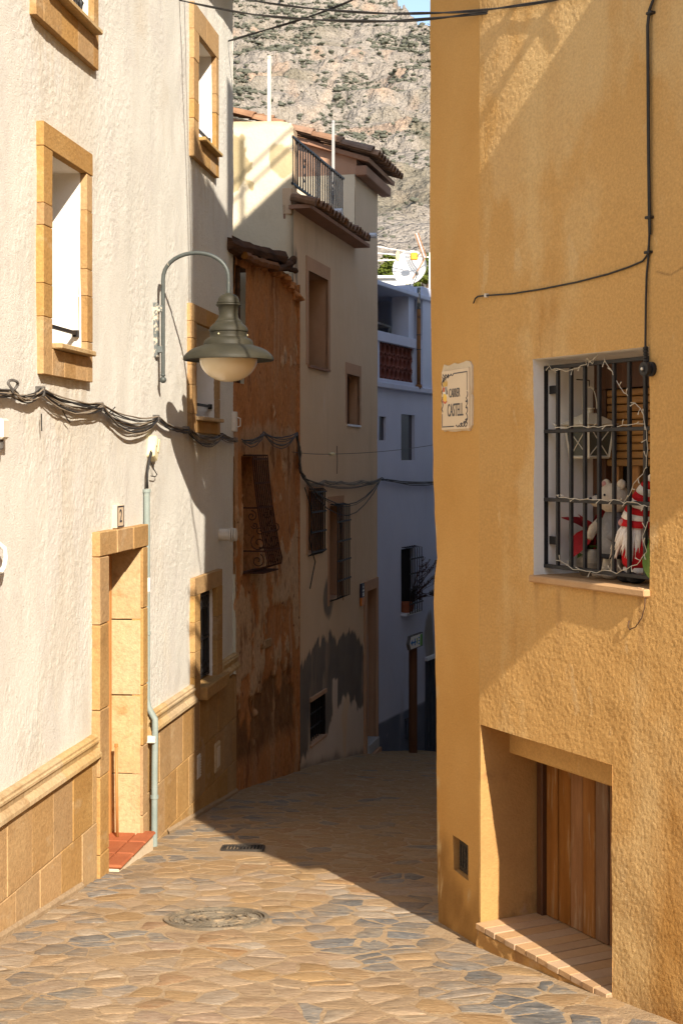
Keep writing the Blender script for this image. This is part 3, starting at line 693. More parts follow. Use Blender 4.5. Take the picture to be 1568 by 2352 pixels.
for x0, x1 in ((a0, u0 - .001), (u1 + .001, a1)):
    cuts = [DZ - .3, DZ + .12, DZ + .62, DZ + 1.05, DZ + 1.6, z1]
    for c0_, c1_ in zip(cuts[:-1], cuts[1:]): T.add('surround_stone', MB().box(x0 + .002, x1 - .002, YF - .012, .03, c0_ + .002, c1_ - .002, .006, .002), 'sandstone', e)
for k in range(3):
    w = (a1 - a0) / 3; T.add('lintel_stone', MB().box(a0 + w * k + .0015, a0 + w * (k + 1) - .0015, YF - .012 - .003 * k, .03, z1 + .002, b1, .006, .002), 'sandstone', e)
st_ = T.add('doorstep', MB().box(u0 + .02, u1 + .07, -.11, .20, DZ - .40, DZ - .028, .006), 'mortar_pale', e)
n = 3
for k in range(n):
    w = (u1 + .08 - u0 - .01) / n
    T.add('step_tile', MB().box(u0 + .012 + w * k, u0 + .010 + w * (k + 1) - .004, -.13, .0, DZ - .027, DZ, .012), 'terracotta', st_)
    T.add('step_tile', MB().box(u0 + .012 + w * k, u0 + .010 + w * (k + 1) - .004, .004, .205, DZ - .027, DZ - .001, .004), 'terracotta', st_)

# stone base: running bond of sandstone blocks, each its own stone, under a moulded string course
def base_course(ua, ub, ztop, zlow, seed):
    rr = random.Random(seed); ch = .405; k = 0; z = ztop
    while z > zlow:
        z_ = z - ch; w = .37; x = ua - (w * .5 if k % 2 else 0)
        while x < ub - .02:
            x1 = x + w * rr.uniform(.93, 1.07); xa, xb = max(x, ua), min(x1, ub)
            if ub - xb < .08: xb = ub
            if xb - xa > .03:
                T.add('base_stone', MB().box(xa + .0015, xb - .0015, -.034 + rr.uniform(-.002, .002), .03, max(z_, -1.72) + .0015, z - .0015, .005, .001), 'sandstone', skirt)
            x = xb if xb == ub else x1
        z = z_; k += 1
skirt = bpy.data.objects.new('stone_base', None); col.objects.link(skirt); skirt.parent = T.e
def trim(ua, ub, zt, seg):
    prof = [(-.026, 0), (-.040, -.012), (-.040, -.026), (-.050, -.032), (-.050, -.046), (-.040, -.056), (-.036, -.085), (-.052, -.095), (-.058, -.108), (-.066, -.116), (-.068, -.138), (-.056, -.147), (-.03, -.155), (.03, -.155), (.03, 0)]
    x = ua
    while x < ub - .01:
        x1 = min(ub, x + seg)
        if ub - x1 < .15: x1 = ub
        mb = MB(); n = len(prof); vs_ = [(q, y, zt + z) for q in (x + .001, x1 - .001) for y, z in prof]
        mb.add(vs_, [tuple(range(n)), tuple(range(n, 2 * n))[::-1]] + [(k, (k + 1) % n, n + (k + 1) % n, n + k) for k in range(n)])
        T.add('string_course', mb, 'sandstone_pale', skirt, angle=35); x = x1
zt1 = L_.uv(110, 1751)[1]; zt2 = L_.uv(343, 1635)[1]
trim(-2.2, dout[0] - .002, zt1, .62); trim(dout[1] + .06, lw['E'][1][0] - .002, zt2, .55); trim(lw['E'][1][1] + .03, LEN + .035, zt2 + .03, .5)
base_course(-2.2, dout[0] - .002, zt1 - .157, -1.45, 1); base_course(dout[1] + .002, lw['E'][0][0] - .0, zt2 - .157, -1.7, 2)
base_course(lw['E'][0][0], LEN + .012, min(zt2 - .127, lw['E'][1][2] - .02), -1.7, 3)
# plain render foot along the paving
foot = MB()
for k in range(12):
    ua = -2.2 + k * .7; ub = ua + .7
    if ub > LEN: ub = LEN + .02
    if ua < dop[1] + .15 and ub > dop[0] - .05: continue
    pa, pb = L_.pt(ua, 0, 0), L_.pt(ub, 0, 0); za, zb = gsurf(pa.x, pa.y) + .045, gsurf(pb.x, pb.y) + .045
    foot.add([(ua, -.05, za - .3), (ub, -.05, zb - .3), (ub, -.05, zb - .02), (ua, -.05, za - .02), (ub, -.035, zb), (ua, -.035, za), (ub, .02, zb), (ua, .02, za)],
             [(0, 1, 2, 3), (3, 2, 4, 5), (5, 4, 6, 7)])
T.add('render_foot', foot, 'mortar', skirt)['kind'] = 'stuff'
# vent grille and access cover let into the base
uv_ = L_.uv(447, 1760); T.add('vent_grille', MB().box(uv_[0] - .06, uv_[0] + .06, -.040, .0, uv_[1] - .10, uv_[1] + .10, .004), 'white_plastic', skirt)
for k in range(8): T.add('vent_slat', MB().box(uv_[0] - .05, uv_[0] + .05, -.046, -.038, uv_[1] - .085 + k * .022, uv_[1] - .075 + k * .022), 'white_plastic', skirt)
uv_ = L_.uv(489, 1738); T.add('cover_plate', MB().box(uv_[0] - .10, uv_[0] + .10, -.052, .0, uv_[1] - .13, uv_[1] + .13, .012), 'sandstone_pale', skirt)
T.add('cover_recess', MB().box(uv_[0] - .06, uv_[0] + .06, -.056, -.045, uv_[1] - .09, uv_[1] + .09, .004), 'mortar_pale', skirt)

# house number
def text_mesh(txt, size, m, sx=1.0, ext=.0):
    cu = bpy.data.curves.new('lettering', 'FONT'); cu.body = txt; cu.size = size; cu.align_x = 'CENTER'; cu.align_y = 'CENTER'; cu.extrude = ext; cu.resolution_u = 3
    tmp = bpy.data.objects.new('tmp_text', cu); col.objects.link(tmp)
    bpy.context.view_layer.update()
    me = bpy.data.meshes.new_from_object(tmp.evaluated_get(bpy.context.evaluated_depsgraph_get()))
    bpy.data.objects.remove(tmp); bpy.data.curves.remove(cu)
    me.materials.clear(); me.materials.append(MATS[m])
    for v_ in me.vertices: x, y, z = v_.co; v_.co = (x * sx, -z, y)     # stand it up, facing -y
    me.name = 'lettering'
    return me
u, z = L_.uv(267, 1186)
T = Thing('house_number_plate', 'small framed tile with the number 2 above the stone doorway', 'number plate', L_, u, -.02, z - .09)
hw, hh = .085, .078
T.add('plate', MB().box(u - hw, u + hw, -.032, .01, z - hh, z + hh, .004), 'sign_tile')
bd = MB()
for a in (-1, 1): bd.box(u + a * (hw - .012) - .005, u + a * (hw - .012) + .005, -.0345, -.03, z - hh + .006, z + hh - .006); bd.box(u - hw + .018, u + hw - .018, -.0345, -.03, z + a * (hh - .01) - .004, z + a * (hh - .01) + .004)
T.add('border', bd, 'ink')
o = T.inst('numeral', text_mesh('2', .125, 'ink', 1.0, .001), (u, -.034, z))

# ------------------------------------------------------------------ street lamp
u0, _ = L_.uv(355, 700); K = .000690
zrim = L_.uv(355, 825, )[1]
dl = .565; zz_ = lambda yz: (PHY - (560 + yz / 4.612) * .98) / 308.5 + CZ
T = Thing('street_lamp', 'green iron wall lamp with bell shaped hood and opal globe on a curved arm', 'street lamp', L_, u0, 0, zz_(1280))
zt_, zb_ = zz_(680), zz_(1275)
T.add('wall_plate', MB().box(u0 - .025, u0 + .025, -.028, .012, zb_, zt_, .006), 'paint_flecked')
for yz in (745, 1190): T.add('bracket_clamp', MB().box(u0 - .018, u0 + .018, -.066, -.02, zz_(yz) - .025, zz_(yz) + .025, .005), 'paint_flecked')
pz = zz_(1475); path = [(u0, -.066, pz), (u0, -.066, zz_(1000)), (u0, -.066, zz_(700))]
za, zb = zz_(430), zz_(145); r_ = (dl - .066) / 2
hgt = zb - za
for k in range(0, 19):
    a = math.pi - math.pi * k / 18
    path.append((u0, -(.066 + r_ + r_ * math.cos(a)), za + hgt * math.sin(a) ** .92))
path.append((u0, -dl, zz_(585)))
T.add('arm', MB().tube(path, .0155, 12), 'lamp_arm', angle=50)
T.add('finial', MB().lathe([(0, -.055), (.012, -.053), (.022, -.043), (.0255, -.03), (.022, -.017), (.012, -.008), (.010, -.004), (.017, -.003), (.017, .012)], (u0, -.066, pz), 14), 'lamp_arm', smooth=True)
prof = [(585, 30), (592, 42), (598, 56), (612, 82), (630, 102), (655, 112), (680, 116), (684, 126), (695, 128), (700, 122), (706, 134), (718, 136), (730, 126), (742, 112), (780, 104), (820, 103), (850, 108), (872, 122), (886, 134), (892, 142), (902, 144),
        (912, 152), (935, 180), (960, 200), (980, 208), (990, 212), (1004, 210), (1006, 201), (1040, 200), (1062, 200), (1070, 206), (1076, 226), (1092, 250), (1115, 262), (1140, 268), (1150, 270), (1155, 284), (1166, 320), (1185, 372), (1210, 418), (1238, 452), (1262, 472), (1280, 482), (1290, 486), (1300, 488), (1312, 488), (1316, 480), (1300, 440), (1285, 330), (1280, 312)]
hood = T.add('hood', MB().lathe([(r * K, zz_(y)) for y, r in prof], (u0, -dl, 0), 48), 'lamp_iron', angle=38)
gl = [(312 * K, zz_(1282))] + [(312 * K * math.cos(t), zz_(1296) - 250 * K * math.sin(t)) for t in [math.pi / 2 * k / 12 for k in range(12)]] + [(0, zz_(1296) - 250 * K)]
T.add('globe', MB().lathe(gl, (u0, -dl, 0), 40), 'opal', smooth=True)
for a in (-1.35, .75, 2.8):
    T.add('screw', MB().ellipsoid((u0 + .139 * math.cos(a), -dl + .139 * math.sin(a), zz_(1040)), (.007, .007, .007), 8, 6), 'cream_plastic', hood, smooth=True)

# ------------------------------------------------------------------ conduit pipe with its junction box
u, zt_ = L_.uv(329, 1128)
T = Thing('conduit_pipe', 'grey green plastic conduit pipe with cream junction box beside the doorway', 'pipe', L_, u, -.03, -1.1)
zb_ = L_.uv(345, 1934)[1]; ztr = zt2
T.add('pipe', MB().tube([(u, -.028, zt_), (u, -.028, ztr + .12), (u, -.04, ztr + .06), (u, -.088, ztr - .02), (u, -.09, ztr - .15), (u + .004, -.085, ztr - .35), (u + .006, -.082, zb_)], .0235, 12), 'pvc', angle=50)
for px_, py_ in ((333, 1452), (333, 1127), (338, 1822)):
    zq = L_.uv(px_, py_)[1]; T.add('collar', MB().lathe(ringp(.0, .029, zq - .012, zq + .012), (u + (.006 if py_ > 1700 else 0), -.028 if py_ < 1700 else -.084, 0), 12), 'pvc')
T.add('pipe_clip', MB().box(u - .045, u + .035, -.10, -.03, ztr - .19, ztr - .14, .006), 'white_plastic')
zs_ = L_.uv(330, 1342)[1]; T.add('sticker', MB().lathe([(.0245, zs_ - .05), (.0245, zs_ + .05)], (u, -.028, 0), 14), 'white_paint')
c_ = [L_.uv(329, 1122), L_.uv(327, 1085), L_.uv(333, 1050), L_.uv(339, 1035)]
for k in range(5):
    T.add('cable', MB().tube([(a + random.uniform(-.016, .016), -.03 + random.uniform(-.014, .01), b) for a, b in c_], .007, 5), 'cable_black' if k else 'cable_grey', smooth=True)
lp = [L_.uv(x, y) for x, y in ((338, 1062), (346, 1080), (352, 1090), (348, 1095), (338, 1093))]
T.add('cable_loop', MB().tube([(a, -.03, b) for a, b in lp], .004, 5), 'cable_black')
ub, zb = L_.uv(343, 1030)
jb = MB().box(-.055, .055, -.06, .01, -.085, .085, .010); jb.box(-.035, -.01, -.064, -.058, .01, .07); jb.box(.015, .05, -.066, -.058, -.02, .085, .003)
a = -.42; jb.v = [(ub + x * math.cos(a) - z_ * math.sin(a), y, zb + x * math.sin(a) + z_ * math.cos(a)) for x, y, z_ in jb.v]
T.add('junction_box', jb, 'cream_plastic')

# ------------------------------------------------------------------ bundles of cable along the walls
def sagged(p, q, sag, n=9, wob=.0, rr=random):
    out = []
    for k in range(n):
        t = k / (n - 1); out.append(tuple(p[i] + (q[i] - p[i]) * t + (rr.uniform(-wob, wob) if 0 < k < n - 1 else 0) - (sag * 4 * t * (1 - t) if i == 2 else 0) for i in range(3)))
    return out
def bundle(T, nodes, sags, ncab, r0, mats, seed, spread=.022):
    rr = random.Random(seed)
    for c in range(ncab):
        path = []
        offs = [(rr.uniform(-.01, .01), rr.uniform(-spread, 0), rr.uniform(-spread, spread)) for _ in nodes]
        for k in range(len(nodes) - 1):
            p = [nodes[k][i] + offs[k][i] for i in range(3)]; q = [nodes[k + 1][i] + offs[k + 1][i] for i in range(3)]
            s = sags[k] * rr.uniform(.12, 1.0) ** 1.0
            path += sagged(p, q, s, 9, .004, rr)[(1 if k else 0):]
        T.add('cable', MB().tube(path, rr.uniform(r0 * .65, r0 * 1.25), 5), rr.choice(mats), smooth=True)
def nod(fr, l, off=-.03): return [(a, off, b) for a, b in [fr.uv(x, y) for x, y in l]]
nl = nod(L_, [(-110, 880), (12, 903), (82, 899), (219, 934.5), (350, 962), (420, 988), (500, 1002), (534, 1010)])
T = Thing('cable_bundle', 'sagging bundle of black and grey cables pinned across the white stucco wall', 'cables', L_, nl[3][0], -.03, nl[3][2] - .3)
bundle(T, nl, [.04, .07, .09, .14, .05, .13, .03], 13, .0045, ['cable_black', 'cable_black', 'cable_black', 'cable_grey', 'cable_pale'], 3)
for a in nl[2:7]: T.add('wall_clip', MB().box(a[0] - .012, a[0] + .012, -.055, .01, a[2] - .03, a[2] + .03, .004), 'cable_grey')
for x, y, x2, y2 in ((84, 950, 85, 990), (232, 950, 255, 935), (128, 930, 150, 970)):
    p, q = nod(L_, [(x, y), (x2, y2)]); T.add('loose_end', MB().tube(sagged(p, q, .01, 5), .004, 5), 'cable_black')
p = nod(L_, [(10, 888)])[0]
T.add('cable_coil', MB().tube([(p[0] + .05 * math.cos(t) * (1 + .2 * math.sin(3 * t)), -.05 - .01 * math.sin(2 * t), p[2] + .035 * math.sin(t)) for t in [k * .55 for k in range(36)]], .008, 5), 'cable_grey')

# small fittings on the white wall
u, z = L_.uv(-14, 985)
T = Thing('wall_socket_box', 'small grey white plastic box at the left edge below the cables', 'electrical box', L_, u, 0, z - .06)
T.add('body', MB().box(u - .05, u + .05, -.07, .01, z - .055, z + .055, .012), 'white_plastic'); T.add('gland', MB().lathe([(0, 0), (.018, 0), (.018, -.05), (.012, -.06), (0, -.06)], (u, -.035, z - .05), 10), 'cable_grey')
u, z = L_.uv(-17, 1282)
T = Thing('hook_pipe', 'short bent white pipe sticking out at the left edge of the stucco', 'pipe', L_, u, 0, z - .06)
T.add('elbow', MB().tube([(u - .06, .01, z + .08), (u, -.03, z + .08), (u + .03, -.055, z + .05), (u + .035, -.06, z), (u + .02, -.055, z - .05), (u - .01, -.05, z - .07)], .013, 10), 'white_paint', smooth=True)
T.add('collar', MB().lathe([(0, 0), (.022, 0), (.022, .03), (0, .03)], (u - .0, -.02, z + .07), 10), 'white_plastic')
u, z = L_.uv(528, 968)
T = Thing('alarm_box', 'slim white plastic box high on the far corner of the white house', 'alarm box', L_, LEN, 0, z - .1)
T.add('body', MB().box(LEN - .07, LEN + .005, -.045, .01, z - .095, z + .095, .006), 'white_plastic'); T.add('handle', MB().tube([(LEN - .02, -.045, z - .05), (LEN - .02, -.075, z - .04), (LEN - .02, -.075, z + .03), (LEN - .02, -.045, z + .045)], .006, 6), 'white_plastic')
u, z = L_.uv(505, 1228)
T = Thing('boiler_flue', 'white round boiler flue with ridged cap sticking out of the white wall', 'flue', L_, u, 0, z)
T.add('pipe', MB().lathe([(0, .02), (.055, .02), (.055, -.09), (0, -.09)], (u, 0, z), 20, 'y'), 'white_plastic', angle=40)
for k in range(3): T.add('cap_ring', MB().lathe([(0, -.095 - k * .022), (.064 - .003 * k, -.095 - k * .022), (.064 - .003 * k, -.109 - k * .022), (0, -.109 - k * .022)], (u, 0, z), 20, 'y'), 'white_plastic', angle=40)
u, zz0 = L_.uv(270, 1890, .10); zz1 = L_.uv(270, 1712, .10)[1]
T = Thing('wooden_stick', 'thin brown wooden stick standing on the red doorstep', 'stick', L_, u, .1, DZ)
T.add('shaft', MB().tube([(u, .10, DZ), (u + .003, .105, DZ + .3), (u + .006, .11, zz1)], [.011, .0105, .010], 8), 'wood_red', smooth=True)
T.add('tip', MB().lathe([(0, 0), (.013, 0), (.013, .02), (0, .024)], (u + .006, .11, zz1 - .012), 8), 'wood_red')

# house closing the street behind the viewer (seen by nobody here, but it bounds the light of the place)
T = Thing('street_end_house', 'cream house closing the street behind the viewer', 'house', WORLDF, 0, -13, 0)
T.add('wall', MB().box(-9, 12, -18, -13, -1, 7.2), 'far_wall'); T.add('roof', MB().box(-9.2, 12.2, -18.2, -12.7, 7.2, 7.4), 'terra_render')
for k in range(4): T.add('window', MB().box(-6 + k * 4, -5 + k * 4, -13.02, -12.9, 3, 4.5), 'glass_dark')

# ================================================================== ochre house on the right
wz = R_.uv(1225, 825)[1], R_.uv(1225, 1322)[1]
wop = (R_.uv(1225), R_.uv(1490), wz[1], wz[0])
NB = R_.uv(1101, 2117)[1]; nop = (.012, R_.uv(1405), -1.6, R_.uv(1100, 1663)[1])
def rdisp(u, z):
    u = np.asarray(u, float); z = np.asarray(z, float)
    return .012 * fbm(u * 1.1, z * 1.1, 3, 31) * np.clip(u / .25, 0, 1) + .003 * fbm(u * 6, z * 6, 2, 32) + .0018 * fbm(u * 90, z * 82, 2, 33, .6) * np.clip(u / .03, .2, 1)
T = Thing('ochre_house', 'ochre rendered corner house on the right with barred window and cellar door', 'house', R_, 0, 0, -.75)
HR = T
LOW, ATT = 7.20, 8.56
g = wallgrid(0, 1.85, -1.1, 4.3, .006, [wop, nop], rdisp)
o = T.add('wall', g, 'ochre', smooth=True, fix=False)
T.add('wall', wallgrid(0, 1.85, 4.3, LOW, .2, [], rdisp), 'ochre', smooth=True, fix=False); T.add('wall', wallgrid(1.85, 7.5, -1.6, LOW, .2, [], rdisp), 'ochre', smooth=True, fix=False)
V = np.array(g.v); U, Zv = V[:, 0], V[:, 2]; n1 = fbm(U * 5, Zv * 2.5, 4, 34); n2 = fbm(U * 16, Zv * 4, 3, 35)
gl_ = np.array([gsurf(*R_.pt(float(q), 0, 0).xy) for q in (0, .6, 1.2, 1.85)]); hgr = Zv - np.interp(U, [0, .6, 1.2, 1.85], gl_)
damp = np.clip((.16 - hgr + .16 * n1 + .06 * n2) * 5, 0, .8)
for du, ln in ((.70, .42), (.98, .22), (1.30, .5), (wop[0] + .02, .18)):
    dz_ = wop[2] - .03 - Zv; damp = np.maximum(damp, np.clip((.028 + .02 * n2 - np.abs(U - du + .02 * n1)) * 40, 0, 1) * np.clip(1 - dz_ / ln, 0, 1) * (dz_ > 0) * .55)
pale = np.clip((fbm(U * 1.6, Zv * 1.1, 5, 36, .6) - .16) * 6, 0, 1) * .55
def crk(pl, w=.006): return np.clip(1.2 - np.min([np.hypot(U - (p[0] + (q[0] - p[0]) * t) + .012 * n2, Zv - (p[1] + (q[1] - p[1]) * t) + .012 * n1) for p, q in zip(pl[:-1], pl[1:]) for t in np.linspace(0, 1, 14)], axis=0) / w, 0, 1)
cr_ = np.maximum(crk([(1.42, 2.55), (1.5, 2.53), (1.62, 2.57), (1.8, 2.56)]), crk([(.28, .5), (.34, .8), (.30, 1.05), (.4, 1.3)]) * .6)
set_attr(o, 'damp', damp); set_attr(o, 'pale', pale); set_attr(o, 'crack', cr_ * .7)
# chamfer with an uneven far edge
_wy = [0, 400, 800, 1100, 1230, 1282, 1330, 1380, 1500, 1700, 2110]; _wx = [986, 988, 991, 994, 1000, 1004, 998, 996, 1000, 1003, 1004]
_wz = [F_.uv(995, y)[1] for y in _wy]; _wu = [F_.uv(x) for x in _wx]
def fwarp(U, Z):
    w = np.interp(-np.asarray(Z), [-q for q in _wz], _wu) + .004 * fbm(np.asarray(Z) * 9, np.asarray(Z) * 0, 3, 44)
    return w * np.exp(-(np.asarray(U) / .10) ** 2)
vz = F_.uv(1041, 1922), F_.uv(1074, 2022)
vop = (F_.uv(1039), F_.uv(1074), F_.uv(1056, 2010)[1], F_.uv(1056, 1930)[1])
def fdisp(u, z): return .012 * fbm(u * 1.6, z * 1.0, 3, 41) * np.clip((FL - np.asarray(u)) / .2, 0, 1) + .003 * fbm(u * 9, z * 9, 2, 42) * np.clip((FL - np.asarray(u)) / .1, 0, 1)
gf = wallgrid(0, FL, -1.6, LOW, .035, [vop], fdisp, .05, fwarp)
fo = T  # same thing; parts given in the chamfer's own frame
def frame_child(name, fr, parent):                       # an Empty part that carries another wall plane of the same house
    e = bpy.data.objects.new(name, None); col.objects.link(e); e.parent = parent
    e.matrix_world = fr.m(); e.matrix_parent_inverse = parent.matrix_world.inverted() if False else Matrix()
    e.matrix_local = parent.matrix_world.inverted() @ fr.m(); return e
class Sub:                                               # builds parts in another frame but under the same house
    def __init__(s, T, fr): s.T = T; s.fr = fr; s.loc = T.e.matrix_world.inverted() @ fr.m()
    def add(s, name, mb, m, parent=None, **k):
        M_ = s.loc; off = Vector(s.T.off)
        mb2 = MB(); mb2.v = [tuple((M_ @ Vector(p)) + off) for p in mb.v]; mb2.f = mb.f
        return s.T.add(name, mb2, m, parent, **k)
bpy.context.view_layer.update()
SF = Sub(T, F_)
o = SF.add('corner_wall', gf, 'ochre_deep', smooth=True, fix=False)
V = np.array(gf.v); gy = np.array([gsurf(*F_.pt(0, 0, 0).xy)])[0]
hh = V[:, 2] - gy
set_attr(o, 'damp', np.clip(1.2 - hh / .42 + 1.1 * fbm(V[:, 0] * 7, V[:, 2] * 5, 4, 47), 0, 1) * .8)
fl = fbm(V[:, 0] * 10, V[:, 2] * 6, 4, 48); ed = np.exp(-(V[:, 0] / .07) ** 2)
set_attr(o, 'flake', np.clip((fl - .30 + ed * .42 - .25) * 9, 0, 1) * (V[:, 2] < 1.6))
H_ = Frame(F_.o[0] + 8.6 * math.sin(rad(20)), F_.o[1] + 8.6 * math.cos(rad(20)), 200)
SH = Sub(T, H_)
SH.add('alley_wall', wallgrid(0, 5.0, -4.5, LOW, .5, [], lambda u, z: .05 + 0 * u), 'bounce_wash', fix=False)  # unseen wall, its warm bright colour chosen to bounce light into the alley
SH.add('alley_wall', wallgrid(5.0, 8.52, -4.5, LOW, .5, [], lambda u, z: .05 + 0 * u), 'ochre', fix=False)
# roof over the front strip, unseen upper storey, tower and boxes added to cast shade
ra, rb, rc, rd = R_.pt(7.5, 0, LOW), R_.pt(0, 0, LOW), F_.pt(0, 0, LOW), H_.pt(0, 0, LOW)
re = H_.pt(0, 5, LOW); rf = R_.pt(7.5, 6, LOW)
def world_part(T, name, mb, m, parent=None, **k):
    Mi = T.e.matrix_world.inverted(); off = Vector(T.off)
    mb2 = MB(); mb2.v = [tuple((Mi @ Vector(p)) + off) for p in mb.v]; mb2.f = mb.f
    return T.add(name, mb2, m, parent, **k)
def slab(poly, z0, z1):
    n = len(poly); return MB().add([(p[0], p[1], z0) for p in poly] + [(p[0], p[1], z1) for p in poly], [tuple(range(n)), tuple(range(n, 2 * n))] + [(k, (k + 1) % n, n + (k + 1) % n, n + k) for k in range(n)])
world_part(T, 'roof', slab([ra, rb, rc, rd, re, rf], LOW - .02, LOW + .08), 'terra_render')
at1 = R_.pt(7.5, .42, 0); at2 = R_.pt(.0, .42, 0); ah = H_.pt(8.6 - .62, 0, 0)
world_part(T, 'shade_attic', slab([at1, R_.pt(.35, .42, 0), ah, H_.pt(0, .0, 0), H_.pt(0, 5, 0), rf], LOW + .05, ATT), 'ochre')
world_part(T, 'shade_tower', slab([H_.pt(3.7, 0, 0), H_.pt(1.4, 0, 0), H_.pt(1.4, 3, 0), H_.pt(3.7, 3, 0)], LOW, 10.1), 'ochre')  # unseen mass added to keep the beige tower roof in shade
shade_box = MB().box(2.6, 3.6, -.50, .02, 2.86, 4.87, .02)  # added out of view, sized for the shadow band across the front
T.add('shade_box', shade_box, 'ochre'); T.add('shade_box_pane', MB().box(2.8, 3.4, -.508, -.49, 3.4, 4.6), 'glass_dark'); T.add('shade_box_coping', MB().box(2.57, 3.63, -.52, .02, 4.84, 4.90), 'terra_render')
T.add('upper_shade_box', MB().box(2.6, 3.6, -.50, .02, 7.29, 9.34, .02), 'ochre'); T.add('shade_box_pane', MB().box(2.8, 3.4, -.508, -.49, 7.8, 8.9), 'glass_dark')

T2 = Thing('shadow_wires', 'unseen wires added along the ochre house roof edge to cast shadow lines', 'wires', H_, 5.5, .1, ATT)  # added out of view for thin diagonal shadows on the cream side wall
for uu_ in (6.75,): T2.add('post', MB().tube([(uu_, .1, ATT - .02), (uu_, .1, ATT + 1.0)], .022, 8), 'iron')
for q in (.42, .62): T2.add('wire', MB().tube([(7.9, .1, ATT + q), (6.75, .1, ATT + q - .02), (4.1, .1, ATT + q)], .017, 6), 'cable_black')
for zz in (5.12, 5.42): T.add('shadow_rod', MB().tube([(2.5, .0, zz), (2.5, -.52, zz)], .028, 8), 'iron')  # unseen rods added to throw diagonal shadow lines on the ochre wall
# lower neighbour that closes the right side of the street further down
K_ = Frame(3.2, 32, 180)
T2 = Thing('street_house', 'plain whitewashed house continuing the right side of the street out of sight', 'house', K_, 0, 0, -4)
T2.add('wall', MB().box(0, 15.7, 0, 5, -5, 5.6), 'limewash'); T2.add('roof', MB().box(-.1, 15.75, -.15, 5.1, 5.6, 5.75, .01), 'terra_render')
T2.add('door', MB().box(9, 10, -.03, .05, -4.5, -1.2), 'wood_dark')

# --- barred window
e = bpy.data.objects.new('window', None); col.objects.link(e); e.parent = T.e
u0, u1, z0, z1 = wop; DP = .38
T.add('reveal', reveal(g, wop, DP), 'limewash', e)
T.add('sill', MB().box(u0 - .005, u1 + .003, -.030, DP, z0 - .03, z0 + .004, .006), 'sill_tile', e)
# wood: box frame, roller shutter half down, dark panes
T.add('backing', MB().box(u0 - .1, u1 + .1, DP + .10, DP + .13, z0 - .1, z1 + .1), 'dark_room', e)
fr_ = u0; W0, W1 = u0, u1 + .0
T.add('head_box', MB().box(W0, W1, DP - .02, DP + .06, z1 - .14, z1), 'wood_dark', e)
for a, b, d in ((W0, W0 + .045, 0), (W0 + .052, W0 + .085, .012), (W1 - .05, W1, 0)): T.add('frame_post', MB().box(a, b, DP - .03 + d, DP + .05, z0, z1 - .14, .004), 'wood_dark', e)
zs_ = R_.uv(1430, 1072, DP)[1]; ns = 10; sh = (z1 - .145 - zs_) / ns
for k in range(ns): T.add('shutter_slat', MB().box(W0 + .088, W1 - .05, DP - .012, DP + .008, zs_ + k * sh + .003, zs_ + (k + 1) * sh - .0015, .006), 'shutter', e)
for a in (W0 + .09, W0 + .25, W0 + .42, W1 - .11): T.add('sash', MB().box(a, a + .055, DP + .015, DP + .05, z0, zs_ + .02, .005), 'wood_red' if a < W0 + .3 else 'wood_dark', e)
T.add('sash', MB().box(W0 + .09, W1 - .05, DP + .018, DP + .048, z0 + .003, z0 + .10, .004), 'wood_red', e)
T.add('glass', MB().box(W0 + .09, W1 - .05, DP + .055, DP + .06, z0, z1 - .1), 'glass_dark', e)
# grille
gr = bpy.data.objects.new('grille', None); col.objects.link(gr); gr.parent = T.e
gd_ = .072
bz0, bz1 = R_.uv(1260, 1300, gd_)[1], R_.uv(1270, 840, gd_)[1]
bx = [1262, 1316, 1347, 1378.5, 1411, 1446.5, 1481, 1515]; 
bx = [(1240 + x / 3.794) * .98 for x in (135, 253, 371, 493, 620, 753, 888, 1030)]
for k, x in enumerate(bx):
    u = R_.uv(x, None, gd_); w = .013 if k == 0 else .0085
    T.add('bar', MB().box(u - w, u + w, gd_ - w, gd_ + w, bz0, bz1, .002), 'iron', gr)
ua, ub = R_.uv(bx[0], None, gd_), u1 - .002
zm = [R_.uv(1290, (800 + y / 3.794) * .98, gd_)[1] for y in (797, 1412)]
for zz in [bz0, bz1 - .008] + zm:
    T.add('rail', MB().box(ua - .012, ub, gd_ - .014, gd_ + .014, zz - .009, zz + .009, .002), 'iron', gr)
for y in (432, 1768):
    zz = R_.uv(1253, (800 + y / 3.794) * .98, gd_)[1]; T.add('lug', MB().box(u0 - .01, u0 + .075, gd_ + .018, gd_ + .026, zz - .02, zz + .02, .002), 'iron', gr)

# --- cellar niche
e = bpy.data.objects.new('cellar_niche', None); col.objects.link(e); e.parent = T.e
n0, n1, nz0, nz1 = nop; ND, NL = .373, .178; nz2 = nz1 - .165
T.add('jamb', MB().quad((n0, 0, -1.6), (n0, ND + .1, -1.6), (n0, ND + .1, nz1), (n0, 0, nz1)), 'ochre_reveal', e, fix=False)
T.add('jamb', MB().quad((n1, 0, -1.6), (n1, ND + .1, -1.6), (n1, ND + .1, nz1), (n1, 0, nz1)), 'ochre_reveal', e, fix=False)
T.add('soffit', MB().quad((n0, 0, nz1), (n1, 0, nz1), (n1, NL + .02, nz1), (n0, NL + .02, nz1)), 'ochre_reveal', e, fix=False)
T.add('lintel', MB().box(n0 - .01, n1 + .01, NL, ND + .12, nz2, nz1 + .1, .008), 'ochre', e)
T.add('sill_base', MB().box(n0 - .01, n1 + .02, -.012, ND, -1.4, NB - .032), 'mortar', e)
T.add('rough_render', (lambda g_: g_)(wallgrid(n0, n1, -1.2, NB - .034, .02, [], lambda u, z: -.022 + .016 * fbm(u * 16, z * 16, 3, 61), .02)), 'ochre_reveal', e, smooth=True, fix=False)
nt_ = 12
